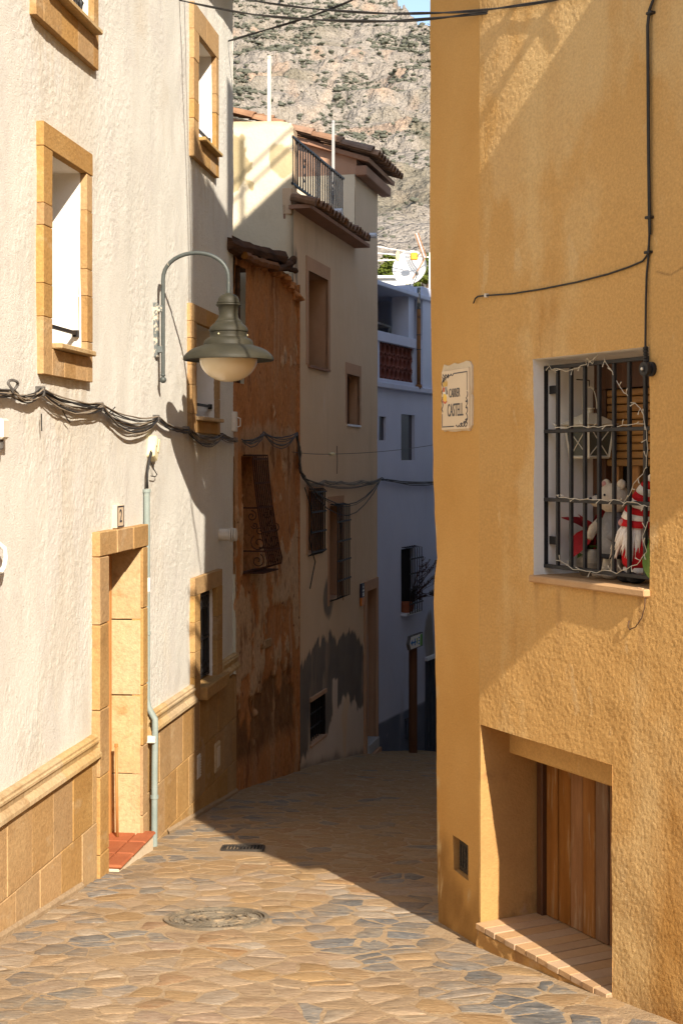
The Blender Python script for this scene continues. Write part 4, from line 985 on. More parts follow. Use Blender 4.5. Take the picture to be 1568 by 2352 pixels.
for k in range(nt_):
    w = (n1 - n0) / nt_; T.add('sill_tile', MB().box(n0 + w * k + .003, n0 + w * (k + 1) - .003, -.032 + random.uniform(-.003, .003), ND + .01, NB - .03, NB + random.uniform(-.0015, .0015), .002, .0008), 'sill_tile', e)
T.add('sill_joint', MB().box(n0, n1, -.024, ND, NB - .033, NB - .007), 'mortar', e)
# plank door
d = bpy.data.objects.new('cellar_door', None); col.objects.link(d); d.parent = T.e
dx0 = n0 + .012
T.add('door_post', MB().box(dx0, dx0 + .05, ND - .035, ND + .06, NB, nz2 - .001, .004), 'wood_dark', d)
npk = 10; x = dx0 + .054
for k in range(npk):
    w = (n1 + .03 - dx0 - .054) / npk
    T.add('plank', MB().box(x + .003, x + w - .003, ND - .012 + random.uniform(-.004, .004), ND + .03, NB + .004, nz2 - .002, .004), 'plank', d); x += w
T.add('back_board', MB().box(n0, n1 + .1, ND + .03, ND + .05, -1.2, nz1), 'dark_room', d)

# --- vent with cast plate in the chamfer
e = bpy.data.objects.new('vent', None); col.objects.link(e); e.parent = T.e
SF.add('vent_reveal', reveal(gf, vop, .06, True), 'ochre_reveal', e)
u0, u1, z0, z1 = vop
SF.add('vent_plate', MB().box(u0 + .02, u1 - .002, .030, .045, z0 + .004, z1 - .02, .003), 'cast_dark', e)
mb = MB(); rr = random.Random(4)
for i in range(5):
    for j in range(6):
        a = u0 + .045 + (u1 - u0 - .08) * i / 4; b = z0 + .035 + (z1 - z0 - .085) * j / 5
        mb.box(a - .010, a + .010 * rr.uniform(.2, 1), .024, .031, b - .012 * rr.uniform(.4, 1), b + .010, .002)
SF.add('raised_pattern', mb, 'cast_dark', e)['kind'] = 'stuff'

# ------------------------------------------------------------------ street name tile
uu = [F_.uv(x) for x in (1021, 1083)]; zz = F_.uv(1050, 849)[1], F_.uv(1050, 987)[1]
cu_, cz_ = sum(uu) / 2, sum(zz) / 2; hw, hh = (uu[1] - uu[0]) / 2, (zz[0] - zz[1]) / 2
T = Thing('street_name_plate', 'cream ceramic street name tile reading CARRER CASTELL with a small crest', 'street sign', F_, cu_, -.01, cz_ - hh)
rr = random.Random(2); outl = []
for k in range(44):
    t = 2 * math.pi * k / 44; c, s = math.cos(t), math.sin(t); q = 1 / max(abs(c), abs(s)); 
    outl.append((cu_ + c * q * (hw + .018) + rr.uniform(-.008, .006), cz_ + s * q * (hh + .006) + rr.uniform(-.006, .004) + (.028 if s > .6 else 0)))
T.add('mortar_bed', MB().prism(outl, -.009, .02), 'mortar_pale')
YT = -.020
T.add('tile', MB().box(cu_ - hw, cu_ + hw, YT, .0, cz_ - hh, cz_ + hh, .003), 'sign_tile')
YI = YT - .0016
def sb(mb, x0, x1, q0, q1): return mb.box(cu_ + x0 * hw, cu_ + x1 * hw, YI, YT + .001, cz_ + q0 * hh, cz_ + q1 * hh)
bd = MB()
sb(bd, -.05, .92, .85, .885); sb(bd, .90, .92, .25, .845); sb(bd, -.94, -.05, -.905, -.87); sb(bd, -.94, -.915, -.865, -.45)
T.add('border_line', bd, 'ink')['kind'] = 'stuff'
def curl(pts, w=.0028):
    return MB().tube([(cu_ + x * hw, YT - .0004, cz_ + z * hh) for x, z in pts], w, 4)
sc_ = MB()
for (x0, z0_, x1, z1_) in ((-.9, .86, -.1, .84), (-.92, .8, -.92, -.4), (.91, .2, .91, -.85), (.1, -.88, .88, -.88)):
    n = 34; p = []
    for k in range(n + 1):
        t = k / n; wv = math.sin(t * 26); ww = math.cos(t * 26)
        if abs(x1 - x0) > .5: p.append((x0 + (x1 - x0) * t + .03 * ww, z0_ + (z1_ - z0_) * t + .035 * wv))
        else: p.append((x0 + .045 * wv, z0_ + (z1_ - z0_) * t + .02 * ww))
    m_ = curl(p); sc_.add(m_.v, m_.f)
for cx_s, cz_s, rr_ in ((-.72, .74, .11), (-.5, .78, .08), (-.82, .66, .07), (.74, -.80, .11), (.5, -.83, .08), (.86, -.70, .07), (.86, -.1, .05), (.87, -.3, .05), (-.9, .1, .04)):
    m_ = curl([(cx_s + rr_ * (1 - k / 22) * math.cos(k * .6), cz_s + rr_ * .6 * (1 - k / 22) * math.sin(k * .6)) for k in range(18)], .0024); sc_.add(m_.v, m_.f)
T.add('scroll_border', sc_, 'ink')['kind'] = 'stuff'
def fit_text(txt, w, h):
    me = text_mesh(txt, .1, 'ink', 1.0, .0008); xs_ = [v_.co.x for v_ in me.vertices]; zs_2 = [v_.co.z for v_ in me.vertices]
    sx_, sz_ = w / (max(xs_) - min(xs_)), h / (max(zs_2) - min(zs_2)); cx2, cz2 = (max(xs_) + min(xs_)) / 2, (max(zs_2) + min(zs_2)) / 2
    for v_ in me.vertices: v_.co = ((v_.co.x - cx2) * sx_, v_.co.y, (v_.co.z - cz2) * sz_)
    return me
T.inst('street_word', fit_text('CARRER', hw * .80, hh * .30), (cu_ + .0 * hw, YT - .001, cz_ + .23 * hh))
T.inst('street_name', fit_text('CASTELL', hw * 1.16, hh * .43), (cu_ + .06 * hw, YT - .001, cz_ - .34 * hh))
cr = bpy.data.objects.new('crest', None); col.objects.link(cr); cr.parent = T.e
def poly(name, p, m, d=0): T.add(name, MB().prism([(cu_ + x * hw, cz_ + z * hh) for x, z in p], YI - d, YT + .001), m, cr)
poly('shield', [(-.86, .46), (-.55, .46), (-.53, .10), (-.56, -.02), (-.70, -.10), (-.86, -.02), (-.88, .10)], 'ink_white')
poly('crown', [(-.86, .47), (-.88, .66), (-.80, .56), (-.76, .70), (-.70, .57), (-.63, .70), (-.60, .56), (-.52, .66), (-.55, .47)], 'ink_gold')
poly('red_quarter', [(-.855, .45), (-.72, .45), (-.72, .29), (-.86, .29)], 'ink_red', .0005)
for k in range(3): poly('dark_stripe', [(-.71 + k * .055, .45), (-.68 + k * .055, .45), (-.62 + k * .055, .20), (-.65 + k * .055, .20)], 'ink', .0005)
poly('gold_field', [(-.82, .24), (-.62, .20), (-.55, .10), (-.57, .0), (-.70, -.05), (-.84, .03), (-.855, .12)], 'ink_yellow', .0005)
poly('red_hem', [(-.87, .10), (-.84, .01), (-.70, -.055), (-.57, -.005), (-.565, -.04), (-.70, -.12), (-.87, -.04)], 'ink_red', .0009)

# ------------------------------------------------------------------ things on the window sill
SILL = wop[2] + .004
def RW(px, py, d): return R_.uv(px, py, d)
# poinsettia
u, _ = RW(1363, 1300, .24)
T = Thing('poinsettia_pot', 'silvery ribbed pot with red poinsettia behind the window bars', 'potted plant', R_, u, .24, SILL)
T.add('pot', MB().lathe([(0, 0), (.062, 0), (.075, .02), (.082, .06), (.080, .115), (.075, .13), (.07, .13), (.07, .10), (0, .10)], (u, .24, SILL), 24), 'pot_silver', angle=40)
def leaf(L, Wd, bend, n=6):
    vs_ = []; fs_ = []
    for k in range(n + 1):
        t = k / n; w = Wd * math.sin(math.pi * min(1, t * .92 + .06)) ** .8; zz = -bend * t * t
        vs_ += [(-w, L * t, zz + .012 * (w / Wd)), (0, L * t, zz), (w, L * t, zz + .012 * (w / Wd))]
    for k in range(n): a = 3 * k; fs_ += [(a, a + 1, a + 4, a + 3), (a + 1, a + 2, a + 5, a + 4)]
    mb = MB(); mb.add(vs_, fs_); return mb
lr = make_mesh('red_leaf', *(lambda m: (m.v, m.f))(leaf(.17, .05, .04)), 'leaf_red', smooth=True); lg = make_mesh('green_leaf', *(lambda m: (m.v, m.f))(leaf(.12, .034, .02)), 'leaf_green', smooth=True)
rr = random.Random(9)
T.add('stem', MB().tube([(u, .24, SILL + .1), (u - .005, .24, SILL + .22)], .006, 5), 'leaf_green')
for k in range(15): T.inst('red_leaf', lr, (u + rr.uniform(-.03, .03), .24 + rr.uniform(-.03, .03), SILL + rr.uniform(.16, .26)), rot=(rr.uniform(-1.6, -.6) if k % 3 else rr.uniform(.3, 1.2), rr.uniform(-.3, .3), rr.uniform(0, 6.28)))
for k in range(6): T.inst('green_leaf', lg, (u + rr.uniform(-.02, .02), .24 + rr.uniform(-.02, .02), SILL + rr.uniform(.10, .16)), rot=(rr.uniform(-.6, .5), 0, k * 1.05))
# stuffed bear
u, _ = RW(1407, 1300, .20)
T = Thing('stuffed_bear', 'grey and cream stuffed bear in a buttoned coat standing behind the bars', 'stuffed toy', R_, u, .20, SILL); b = SILL
T.add('coat', MB().lathe([(0, .10), (.055, .105), (.075, .13), (.08, .18), (.072, .25), (.05, .30), (.034, .325), (0, .33)], (u, .20, b), 20, squash=(1, .8)), 'plush_grey', smooth=True)
T.add('hem', MB().lathe([(.05, .095), (.062, .10), (.064, .118), (.054, .122), (.05, .095)], (u, .20, b), 20, squash=(1, .85)), 'plush_dark', smooth=True)
for s in (-1, 1):
    lgm = T.add('leg', MB().tube([(u + s * .03, .20, b + .11), (u + s * .032, .195, b + .06), (u + s * .034, .19, b + .025)], [.026, .028, .03], 10), 'plush_cream', smooth=True)
    T.add('foot', MB().ellipsoid((u + s * .038 - .01, .165, b + .022), (.032, .05, .022), 14, 8), 'plush_cream', lgm, smooth=True)
    T.add('arm', MB().tube([(u + s * .055, .18, b + .28), (u + s * .088, .15, b + .23), (u + s * .075, .12, b + .19)], [.02, .024, .018], 10), 'plush_cream' if s < 0 else 'plush_grey', smooth=True)
hd = T.add('head', MB().lathe([(0, .31), (.04, .315), (.068, .335), (.08, .365), (.076, .40), (.058, .43), (.03, .447), (0, .45)], (u + .005, .20, b), 20, squash=(1.05, .9)), 'plush_cream', smooth=True)
T.add('muzzle', MB().ellipsoid((u - .03, .13, b + .365), (.035, .035, .028), 14, 8), 'plush_cream', hd, smooth=True)
T.add('nose', MB().ellipsoid((u - .037, .097, b + .375), (.011, .009, .008), 10, 6), 'plush_dark', hd, smooth=True)
for s in (-1, 1):
    er = T.add('ear', MB().lathe([(0, -.012), (.02, -.012), (.026, 0), (.02, .012), (0, .014)], (u + .005 + s * .058, .20, b + .443), 14, 'y'), 'plush_cream', hd, smooth=True)
    T.add('eye', MB().ellipsoid((u - .01 + s * .034, .132, b + .395), (.006, .006, .006), 8, 6), 'plush_dark', hd, smooth=True)
T.add('inner_ear', MB().lathe([(0, -.017), (.014, -.016), (.018, -.010), (0, -.010)], (u - .053, .20, b + .443), 12, 'y'), 'pink', hd, smooth=True)
for q in (.27, .19): T.add('button', MB().lathe([(0, -.006), (.010, -.006), (.010, .004), (0, .004)], (u - .03, .139, b + q), 10, 'y'), 'plush_dark')
# gnome
u, _ = RW(1462, 1300, .15)
T = Thing('stuffed_gnome', 'stuffed gnome with red striped hat and white beard at the right of the sill', 'stuffed toy', R_, u, .16, SILL)
T.add('body', MB().lathe([(0, .06), (.05, .06), (.075, .09), (.08, .16), (.066, .24), (.04, .29), (0, .30)], (u, .16, b), 20), 'felt_red', smooth=True)
for s in (-1, 1):
    T.add('boot', MB().ellipsoid((u + s * .035 - .01, .125, b + .028), (.034, .05, .028), 12, 8), 'plush_dark', smooth=True)
    T.add('boot_cuff', MB().lathe([(0, .045), (.032, .045), (.036, .058), (.032, .072), (0, .072)], (u + s * .035, .14, b), 12), 'felt_white', smooth=True)
for k in range(8):                                         # hat: bands of red and white cloth
    t0, t1 = k / 8, (k + 1) / 8; lean = .10
    rad_ = lambda t: .085 * (1 - t) ** .8 + .006
    c0_, c1_ = (u + lean * t0 ** 1.6, .16, b + .26 + .24 * t0), (u + lean * t1 ** 1.6, .16, b + .26 + .24 * t1)
    T.add('hat_band', MB().tube([c0_, c1_], [rad_(t0), rad_(t1)], 16), 'felt_red' if k % 2 == 0 else 'felt_white', smooth=True)
mb = MB(); rr = random.Random(8)
for k in range(70):
    a = rr.uniform(math.pi * 1.02, math.pi * 1.98); q = rr.uniform(.02, .06); h = rr.uniform(.24, .29); l = rr.uniform(.08, .17)
    p0 = (u + .055 * math.cos(a), .16 + .055 * math.sin(a), b + h); p1 = (u + (.07 + q * .5) * math.cos(a) - .02, .16 + .085 * math.sin(a), b + h - l * .5); p2 = (u + (.06 + q) * math.cos(a + rr.uniform(-.2, .2)) - .035, .16 + .095 * math.sin(a), b + h - l)
    mb.tube([p0, p1, p2], [.012, .010, .001], 5)
T.add('beard', mb, 'felt_white', smooth=True)['kind'] = 'stuff'
T.add('nose', MB().ellipsoid((u - .025, .085, b + .275), (.018, .018, .018), 12, 8), 'pink', smooth=True)
# leafy plant in the corner
u, z = RW(1478, 1262, .09)
T = Thing('leafy_plant', 'broad green leaves of a plant in the right corner of the window', 'plant', R_, u + .06, .10, SILL)
T.add('pot', MB().lathe([(0, 0), (.035, 0), (.045, .08), (.04, .08), (.04, .06), (0, .06)], (u + .07, .13, SILL), 16), 'terracotta', angle=40)
big = make_mesh('leaf', *(lambda m: (m.v, m.f))(leaf(.20, .062, .05)), 'leaf_green', smooth=True)
T.add('stem', MB().tube([(u + .07, .13, SILL + .06), (u + .06, .12, SILL + .16), (u + .03, .10, SILL + .20)], .005, 5), 'leaf_green')
T.inst('leaf', big, (u + .045, .085, SILL + .215), rot=(-1.25, .5, 2.75)); T.inst('leaf', big, (u + .07, .13, SILL + .16), rot=(-.2, .3, 1.2), scale=(.8, .8, .8)); T.inst('leaf', big, (u + .07, .12, SILL + .12), rot=(.2, -.2, 4.2), scale=(.6, .6, .6))
# hanging lantern
u, zt = RW(1360, 960, .27)
T = Thing('hanging_lantern', 'white metal lantern hanging on a wire from the window reveal', 'lantern', R_, u, .25, RW(1360, 1055, .25)[1])
zt, zb = RW(1360, 975, .25)[1], RW(1360, 1050, .25)[1]; yc = .25; wt, wb = .095, .075
cor = lambda w, z_: [(u - w, yc - w * .8, z_), (u + w, yc - w * .8, z_), (u + w, yc + w * .8, z_), (u - w, yc + w * .8, z_)]
A, Bq = cor(wt, zt), cor(wb, zb)
for k in range(4):
    T.add('corner_post', MB().tube([A[k], Bq[k]], .007, 4), 'lantern_white')
    T.add('top_rim', MB().tube([A[k], A[(k + 1) % 4]], .007, 4), 'lantern_white'); T.add('bottom_rim', MB().tube([Bq[k], Bq[(k + 1) % 4]], .007, 4), 'lantern_white')
    T.add('cross_wire', MB().tube([A[k], Bq[(k + 1) % 4]], .003, 4), 'lantern_white'); T.add('cross_wire', MB().tube([A[(k + 1) % 4], Bq[k]], .003, 4), 'lantern_white')
ins = MB().add(cor(wt - .005, zt) + cor(wb - .005, zb), [(0, 1, 5, 4), (1, 2, 6, 5), (2, 3, 7, 6), (3, 0, 4, 7), (4, 5, 6, 7)])
T.add('glass', ins, 'lantern_glass')
ap = zt + .055; T.add('lid', MB().add(cor(wt + .02, zt) + cor(.025, ap), [(0, 1, 5, 4), (1, 2, 6, 5), (2, 3, 7, 6), (3, 0, 4, 7), (4, 5, 6, 7), (0, 1, 2, 3)]), 'lantern_white')
T.add('chimney', MB().lathe([(0, 0), (.02, 0), (.02, .018), (.026, .02), (.026, .026), (0, .03)], (u, yc, ap), 12), 'lantern_white')
T.add('hanging_wire', MB().tube([(u + .06 * math.cos(t), yc, ap + .02 + .11 * math.sin(t)) for t in [math.pi * k / 12 for k in range(13)]], .0025, 4), 'lantern_white')
T.add('hook', MB().tube([(u, yc, ap + .13), (u, yc - .0, ap + .16), (wop[0] + .005, yc, ap + .17)], .003, 4), 'iron')
# string of fairy lights wound on the grille
u, z = RW(1300, 1000, .05)
T = Thing('fairy_lights', 'unlit white string of fairy lights wound along the window bars', 'string lights', R_, u, .05, SILL)
def fpts(l): return [(*(lambda q: (q[0], q[1]))(RW((1240 + x / 3.794) * .98, (800 + y / 3.794) * .98, .05)),) for x, y in l]
strs = [[(160, 200), (200, 255), (250, 243), (330, 270), (430, 240), (500, 205), (505, 160), (560, 200), (605, 125)],
        [(670, 150), (690, 215), (720, 250), (742, 300)], [(770, 350), (835, 460), (872, 485)], [(905, 545), (960, 570), (1010, 640), (1020, 690), (1040, 800), (1045, 960), (1030, 1120), (1000, 1180), (930, 1270), (880, 1370), (830, 1440)],
        [(205, 725), (240, 770), (320, 772), (420, 755), (520, 765), (620, 765), (740, 745)], [(790, 760), (880, 745), (1020, 735)],
        [(235, 1365), (260, 1390), (360, 1400), (450, 1410), (560, 1410), (700, 1420), (770, 1410), (840, 1440), (900, 1430), (1000, 1460), (1045, 1470)],
        [(235, 1945), (310, 1975), (400, 2030), (500, 2045), (600, 2060), (680, 2035), (780, 2065), (865, 2025), (960, 1985), (1005, 1930), (1040, 1870), (1010, 1740), (1050, 1600)]]
rr = random.Random(3)
for sline in strs:
    p = fpts(sline); pts3 = []
    for k in range(len(p) - 1):
        for t in (0, .5): pts3.append((p[k][0] + (p[k + 1][0] - p[k][0]) * t, .048 + rr.uniform(-.006, .006), p[k][1] + (p[k + 1][1] - p[k][1]) * t + (.004 if t else 0)))
    pts3.append((p[-1][0], .05, p[-1][1]))
    T.add('wire', MB().tube(pts3, .0018, 4), 'string_white')
    for k in range(1, len(pts3) - 1, 2):
        q = pts3[k]; a = rr.uniform(0, 6.28)
        T.add('bulb', MB().tube([q, (q[0] + .014 * math.cos(a), q[1] - .006, q[2] + .014 * math.sin(a)), (q[0] + .028 * math.cos(a), q[1] - .008, q[2] + .028 * math.sin(a))], [.0016, .0016, .003], 5), 'string_white')

# ------------------------------------------------------------------ cables on the ochre wall
def wallpts(fr, l, off=-.012): return [(a, off, b) for a, b in [fr.uv(x, y) for x, y in l]]
vl = [(1505, -40), (1503, 0), (1494, 25), (1490, 60), (1491, 200), (1492, 350), (1494, 500), (1495, 540), (1493, 590), (1489, 630), (1487, 700), (1486, 790), (1487, 820), (1492, 838)]
p = wallpts(R_, vl)
T = Thing('wall_cable', 'black cable running down the ochre wall to a round insulator', 'cable', R_, p[-1][0], 0, p[-1][2])
T.add('cable', MB().tube(p, .0052, 6), 'cable_black', smooth=True); T.add('cable', MB().tube([(a + .010, b - .002, c) for a, b, c in p[:8]], .005, 6), 'cable_black', smooth=True)
for x, y in ((1497, 31), (1494, 500), (1492, 580)): a, b = R_.uv(x, y); T.add('cable_tie', MB().box(a - .016, a + .020, -.024, .005, b - .006, b + .006, .002), 'cable_black')
for k in range(6): a, b = R_.uv(1487.5, 800 + k * 7); T.add('binding', MB().lathe([(.006, -.008), (.012, -.004), (.012, .004), (.006, .008)], (a + .0008 * k, -.014, b), 8), 'cable_black')
a, b = R_.uv(1497, 848); ins = T.add('insulator', MB().lathe([(0, -.055), (.012, -.055), (.014, -.05), (.030, -.048), (.032, -.034), (.022, -.030), (.022, -.020), (.032, -.016), (.032, -.002), (0, .01)], (a, 0, b), 20, 'y'), 'iron', angle=40)
T.add('screw', MB().lathe([(0, -.060), (.006, -.060), (.007, -.054), (0, -.054)], (a, 0, b), 8, 'y'), 'white_plastic', ins)
p = wallpts(R_, [(1494, 560), (1491, 585), (1480, 600), (1450, 613), (1400, 630), (1330, 648), (1250, 664), (1180, 675), (1120, 679), (1101, 681)])
p2 = [(F_.uv(1092, 686)[0], F_.uv(1085, 692)[1])]
T = Thing('branch_cable', 'thin black cable sloping across the ochre wall above the street sign', 'cable', R_, p[-1][0], 0, p[-1][2])
T.add('cable', MB().tube(p + [(-.02, -.012, R_.uv(1100, 685)[1]), (-.05, -.004, R_.uv(1100, 694)[1])], .0045, 6), 'cable_black', smooth=True)
T.add('cable_clip', MB().box(p[-2][0] - .008, p[-2][0] + .008, -.02, .004, p[-2][2] - .01, p[-2][2] + .01, .002), 'white_plastic')
# wire dangling from the sill
p = wallpts(R_, [(1486, 1372), (1484, 1395), (1477, 1420), (1463, 1440), (1450, 1446), (1446, 1438), (1449, 1425)])
T = Thing('dangling_wire', 'thin brown wire dangling from the corner of the window sill', 'wire', R_, p[0][0], 0, p[0][2])
T.add('wire', MB().tube(p, .0025, 5), 'cable_brown', smooth=True); T.add('hook', MB().tube(wallpts(R_, [(1484, 1352), (1472, 1350), (1470, 1356), (1484, 1362)], -.02), .003, 5), 'peach_plastic')

# ================================================================== brown ruin
BL = B_.uv(683)
bz = lambda x, y: B_.uv(x, y)[1]
gop = (B_.uv(553), B_.uv(590), bz(558, 1318), bz(558, 1048))           # window behind the bulging grille
dk = (B_.uv(538), B_.uv(563), bz(550, 880), bz(550, 612))              # dark gap between boards at the top left
T = Thing('brown_ruin', 'crumbling brown earth walled house with peeling plaster and rotten roof beams', 'house', B_, 0, 0, -1.5)
ztop = bz(600, 612)
def bdisp(u, z):
    u = np.asarray(u, float); z = np.asarray(z, float)
    return .024 * fbm(u * 1.3, z * .8, 3, 51) + .010 * fbm(u * 7, z * 4, 4, 52, .6) + .004 * fbm(u * 30, z * 22, 2, 55) - .012 * np.clip((1.0 - z) / 2.5, 0, 1)
gb = wallgrid(-.02, BL, -2.3, ztop, .016, [gop, dk], bdisp, .022)
V = np.array(gb.v); U, Zv = V[:, 0], V[:, 2]
n1 = fbm(U * 3.6, Zv * 1.8, 5, 53, .62); n2 = fbm(U * 9, Zv * 6, 4, 54); n3 = fbm(U * 2.2, Zv * 1.1, 4, 57)
zpl0, zpl1 = bz(600, 1640), bz(600, 1170)                              # zone where pale plaster still hangs on
band = np.clip((Zv - zpl0) / .5, 0, 1) * np.clip((zpl1 + .35 - Zv) / .9, 0, 1)
plaster = np.clip((n1 * .9 + n2 * .35 + band * .62 - .52) * 18, 0, 1)
earth = np.clip((n3 * .8 + n2 * .4 + np.clip((bz(600, 1560) - Zv) / .5, -1, 1) * .45) * 7, 0, 1) * np.clip((Zv - bz(600, 1735)) / .12, 0, 1) * (1 - plaster)
pale = np.clip((fbm(U * 6, Zv * .7, 4, 59) + .9 * np.clip((bz(600, 955) - Zv) / .2, 0, 1) * np.clip((Zv - bz(600, 1110)) / .4, 0, 1) - .25) * 3, 0, 1) * .75
V[:, 1] += -.014 * plaster + .03 * earth * (.6 + .6 * n2)
gb.v = [tuple(p) for p in V]
o = T.add('wall', gb, 'ruin', smooth=True, fix=False)
set_attr(o, 'plaster', plaster); set_attr(o, 'earth', earth); set_attr(o, 'pale', pale)
T.add('end_wall', MB().quad((BL, -.03, -2.3), (BL, .5, -2.3), (BL, .5, ztop - .02), (BL, -.03, ztop - .02)), 'ruin')
T.add('window_reveal', reveal(gb, gop, .35, True), 'ruin')
T.add('window_board', MB().box(gop[0] + .02, gop[1], .28, .30, gop[2], gop[3]), 'old_wood')
T.add('dark_gap', MB().box(dk[0] - .1, dk[1], .18, .22, dk[2], dk[3]), 'dark_room')
T.add('gap_post', MB().box(dk[0] + .18, dk[0] + .27, .02, .14, dk[2], dk[3] + .02, .012, .006), 'old_wood'); T.add('gap_board', MB().box(dk[0] + .04, dk[0] + .12, .05, .09, dk[2], dk[3], .004), 'plank')
# rotten roof edge: lintel beam, plank, charred branch, broken top of the wall
def beam(name, l, w, d, m, off=-.06, sub=5, jit=.012):
    q = [B_.uv(x, y) for x, y in l]; mb = MB(); pts_ = []
    for k in range(len(q) - 1):
        for t in range(sub): pts_.append((q[k][0] + (q[k + 1][0] - q[k][0]) * t / sub, q[k][1] + (q[k + 1][1] - q[k][1]) * t / sub))
    pts_.append(q[-1]); rr = random.Random(len(name) + int(w * 1000))
    mb.tube([(a, off + rr.uniform(-jit, jit), b + rr.uniform(-jit, jit)) for a, b in pts_], [w * rr.uniform(.8, 1.2) for _ in pts_], 7)
    T.add(name, mb, m, angle=40)
beam('roof_beam', [(512, 562), (575, 577), (633, 594)], .075, .1, 'old_wood', -.05)
beam('roof_beam', [(512, 580), (575, 590), (618, 600)], .035, .1, 'old_wood', .02)
T.add('roof_deck', MB().box(-.3, BL - .25, -.02, 1.2, ztop + .10, ztop + .16), 'old_wood')
beam('broken_plank', [(536, 588), (580, 604), (611, 614)], .045, .1, 'plank', -.10)
beam('charred_branch', [(606, 616), (630, 617), (648, 606), (655, 597)], .040, .05, 'old_wood', -.09, 4, .018)
beam('charred_branch', [(640, 612), (660, 618), (668, 624)], .028, .05, 'old_wood', -.06, 4, .012)
rr = random.Random(6); 
for k in range(15):
    u = BL * (.25 + .75 * k / 14); z = ztop - (.0 if k < 9 else .03 * (k - 8)); s = rr.uniform(.05, .11)
    T.add('broken_edge', MB().ellipsoid((u, rr.uniform(-.02, .06), z), (s, .10, s * .6), 7, 5, .3, k), 'ruin')
T.add('wall_stone', MB().box(B_.uv(598), B_.uv(618), -.03, .03, bz(600, 1492), bz(600, 1472), .008, .006), 'stone_tan')
# bulging iron grille
e = bpy.data.objects.new('bulging_grille', None); col.objects.link(e); e.parent = T.e
zt, zb = gop[3] + .01, gop[2] + .02; H_g = zt - zb
def bulge(t):      # t 0 top .. 1 bottom -> distance from the wall
    return .11 + .17 * t ** 1.5 if t < .82 else (.11 + .17 * .82 ** 1.5) * (1 + .16 * math.sin((t - .82) / .18 * math.pi * .5)) * math.cos(max(0, (t - .93)) / .07 * math.pi * .5 * .86)
nb = 9
for k in range(nb):
    u = gop[0] + .04 + (gop[1] - gop[0] - .03) * k / (nb - 1)
    p = [(u, .01, zt)] + [(u, -bulge(q / 20), zt - H_g * q / 20 - .0) for q in range(21)] + [(u, -.0, zb - .02)]
    T.add('bar', MB().tube(p, .0085, 5), 'iron_rust', e, smooth=True)
for t in (.03, .24, .45, .66, .82):
    y = -bulge(t); z = zt - H_g * t; T.add('cross_bar', MB().box(gop[0] + .03, gop[1] + .02, y - .004, y + .006, z - .010, z + .010), 'iron_rust', e)
def spiral(cx, cy, r, turns, a0, sgn): return [(cx + r * (1 - k / (turns * 14)) * math.cos(a0 + sgn * k * .45), cy + r * (1 - k / (turns * 14)) * math.sin(a0 + sgn * k * .45)) for k in range(int(turns * 13))]
for uu_ in (gop[0] + .035, gop[1] + .012):
    for (yy, tt, r, a0, sg) in ((-.10, .52, .055, 1.5, 1), (-.13, .60, .035, 0, -1), (-.18, .64, .05, 2, 1), (-.17, .75, .085, 1, -1), (-.16, .90, .07, 2, 1)):
        T.add('scroll', MB().tube([(uu_, a, b) for a, b in spiral(yy, zt - H_g * tt, r, 1.6, a0, sg)], .0055, 4), 'iron_rust', e)
    for t in (.45, .82): T.add('side_bar', MB().box(uu_ - .005, uu_ + .005, -bulge(t), .01, zt - H_g * t - .008, zt - H_g * t + .008), 'iron_rust', e)
T.add('grille_floor', MB().box(gop[0] + .03, gop[1] + .02, -.22, .02, zb - .015, zb, .003), 'iron_rust', e)

# ================================================================== beige house
GL = G_.uv(866)
gzp = lambda x, y: G_.uv(x, y)[1]
def grect(x0, x1, xt, yt, xb, yb): return (G_.uv(x0), G_.uv(x1), gzp(xb, yb), gzp(xt, yt))
cr2 = lambda x, y: ((660 + x / 3.458) * .98, (1080 + y / 3.458) * .98)          # from the second close-up
def gp(x, y): q = cr2(x, y); return q
T = Thing('beige_house', 'tall beige house with roof terrace, tiled eaves and flaking dark plinth', 'house', G_, 0, 0, -2.0)
HG = T
oW1 = grect(708, 753, 708, 621, 708, 838)          # tall upper window
oW2 = grect(796, 825, 796, 858, 796, 974)
a_ = gp(222, 215); b_ = gp(325, 770); oW3 = (G_.uv(707), G_.uv(740), gzp(709, 1272), gzp(709, 1128))
oW4 = (G_.uv(756), G_.uv(786), gzp(757, 1378), gzp(757, 1162))
oW5 = (G_.uv(713), G_.uv(746), gzp(713, 1712), gzp(713, 1612))
oD = (G_.uv(841), G_.uv(862.5), gzp(841, 1728), gzp(841, 1358))
holes = [oW1, oW2, oW3, oW4, oW5, oD]
ZE = gzp(674, 480)                                  # underside of the tiled eave
ZT = gzp(815, 400)                                  # top of the tower wall
uT = G_.uv(815)
def gdisp(u, z): return .012 * fbm(np.asarray(u) * .9, np.asarray(z) * .7, 3, 71) + .004 * fbm(np.asarray(u) * 8, np.asarray(z) * 6, 2, 72)
gg = wallgrid(0, GL, -3.2, ZE, .022, holes, gdisp, .03)
V = np.array(gg.v); U, Zv = V[:, 0], V[:, 2]
gl_ = np.array([gsurf(*G_.pt(float(q), 0, 0).xy) for q in gg.us]); hgr = Zv - np.interp(U, gg.us, gl_)
n1 = fbm(U * 2.4, Zv * 1.6, 5, 73); n2 = fbm(U * 14, Zv * 2.2, 3, 74)
edge = np.interp(U, [0, .3, .9, 1.25, 1.7, 2.3, 3.2, 3.45, 4.4], [1.05, 1.15, 1.35, 1.45, 1.62, 1.62, 1.55, 1.5, .4])
low = np.interp(U, [0, .8, 1.4, 2.0, 3.2, 4.4], [.1, .25, .35, .62, .62, .9])
cem = np.clip((edge - hgr + .26 * n1 + .11 * n2) * 40, 0, 1) * np.clip((hgr - low + .34 * n1 + .08 * n2) * 40, 0, 1)
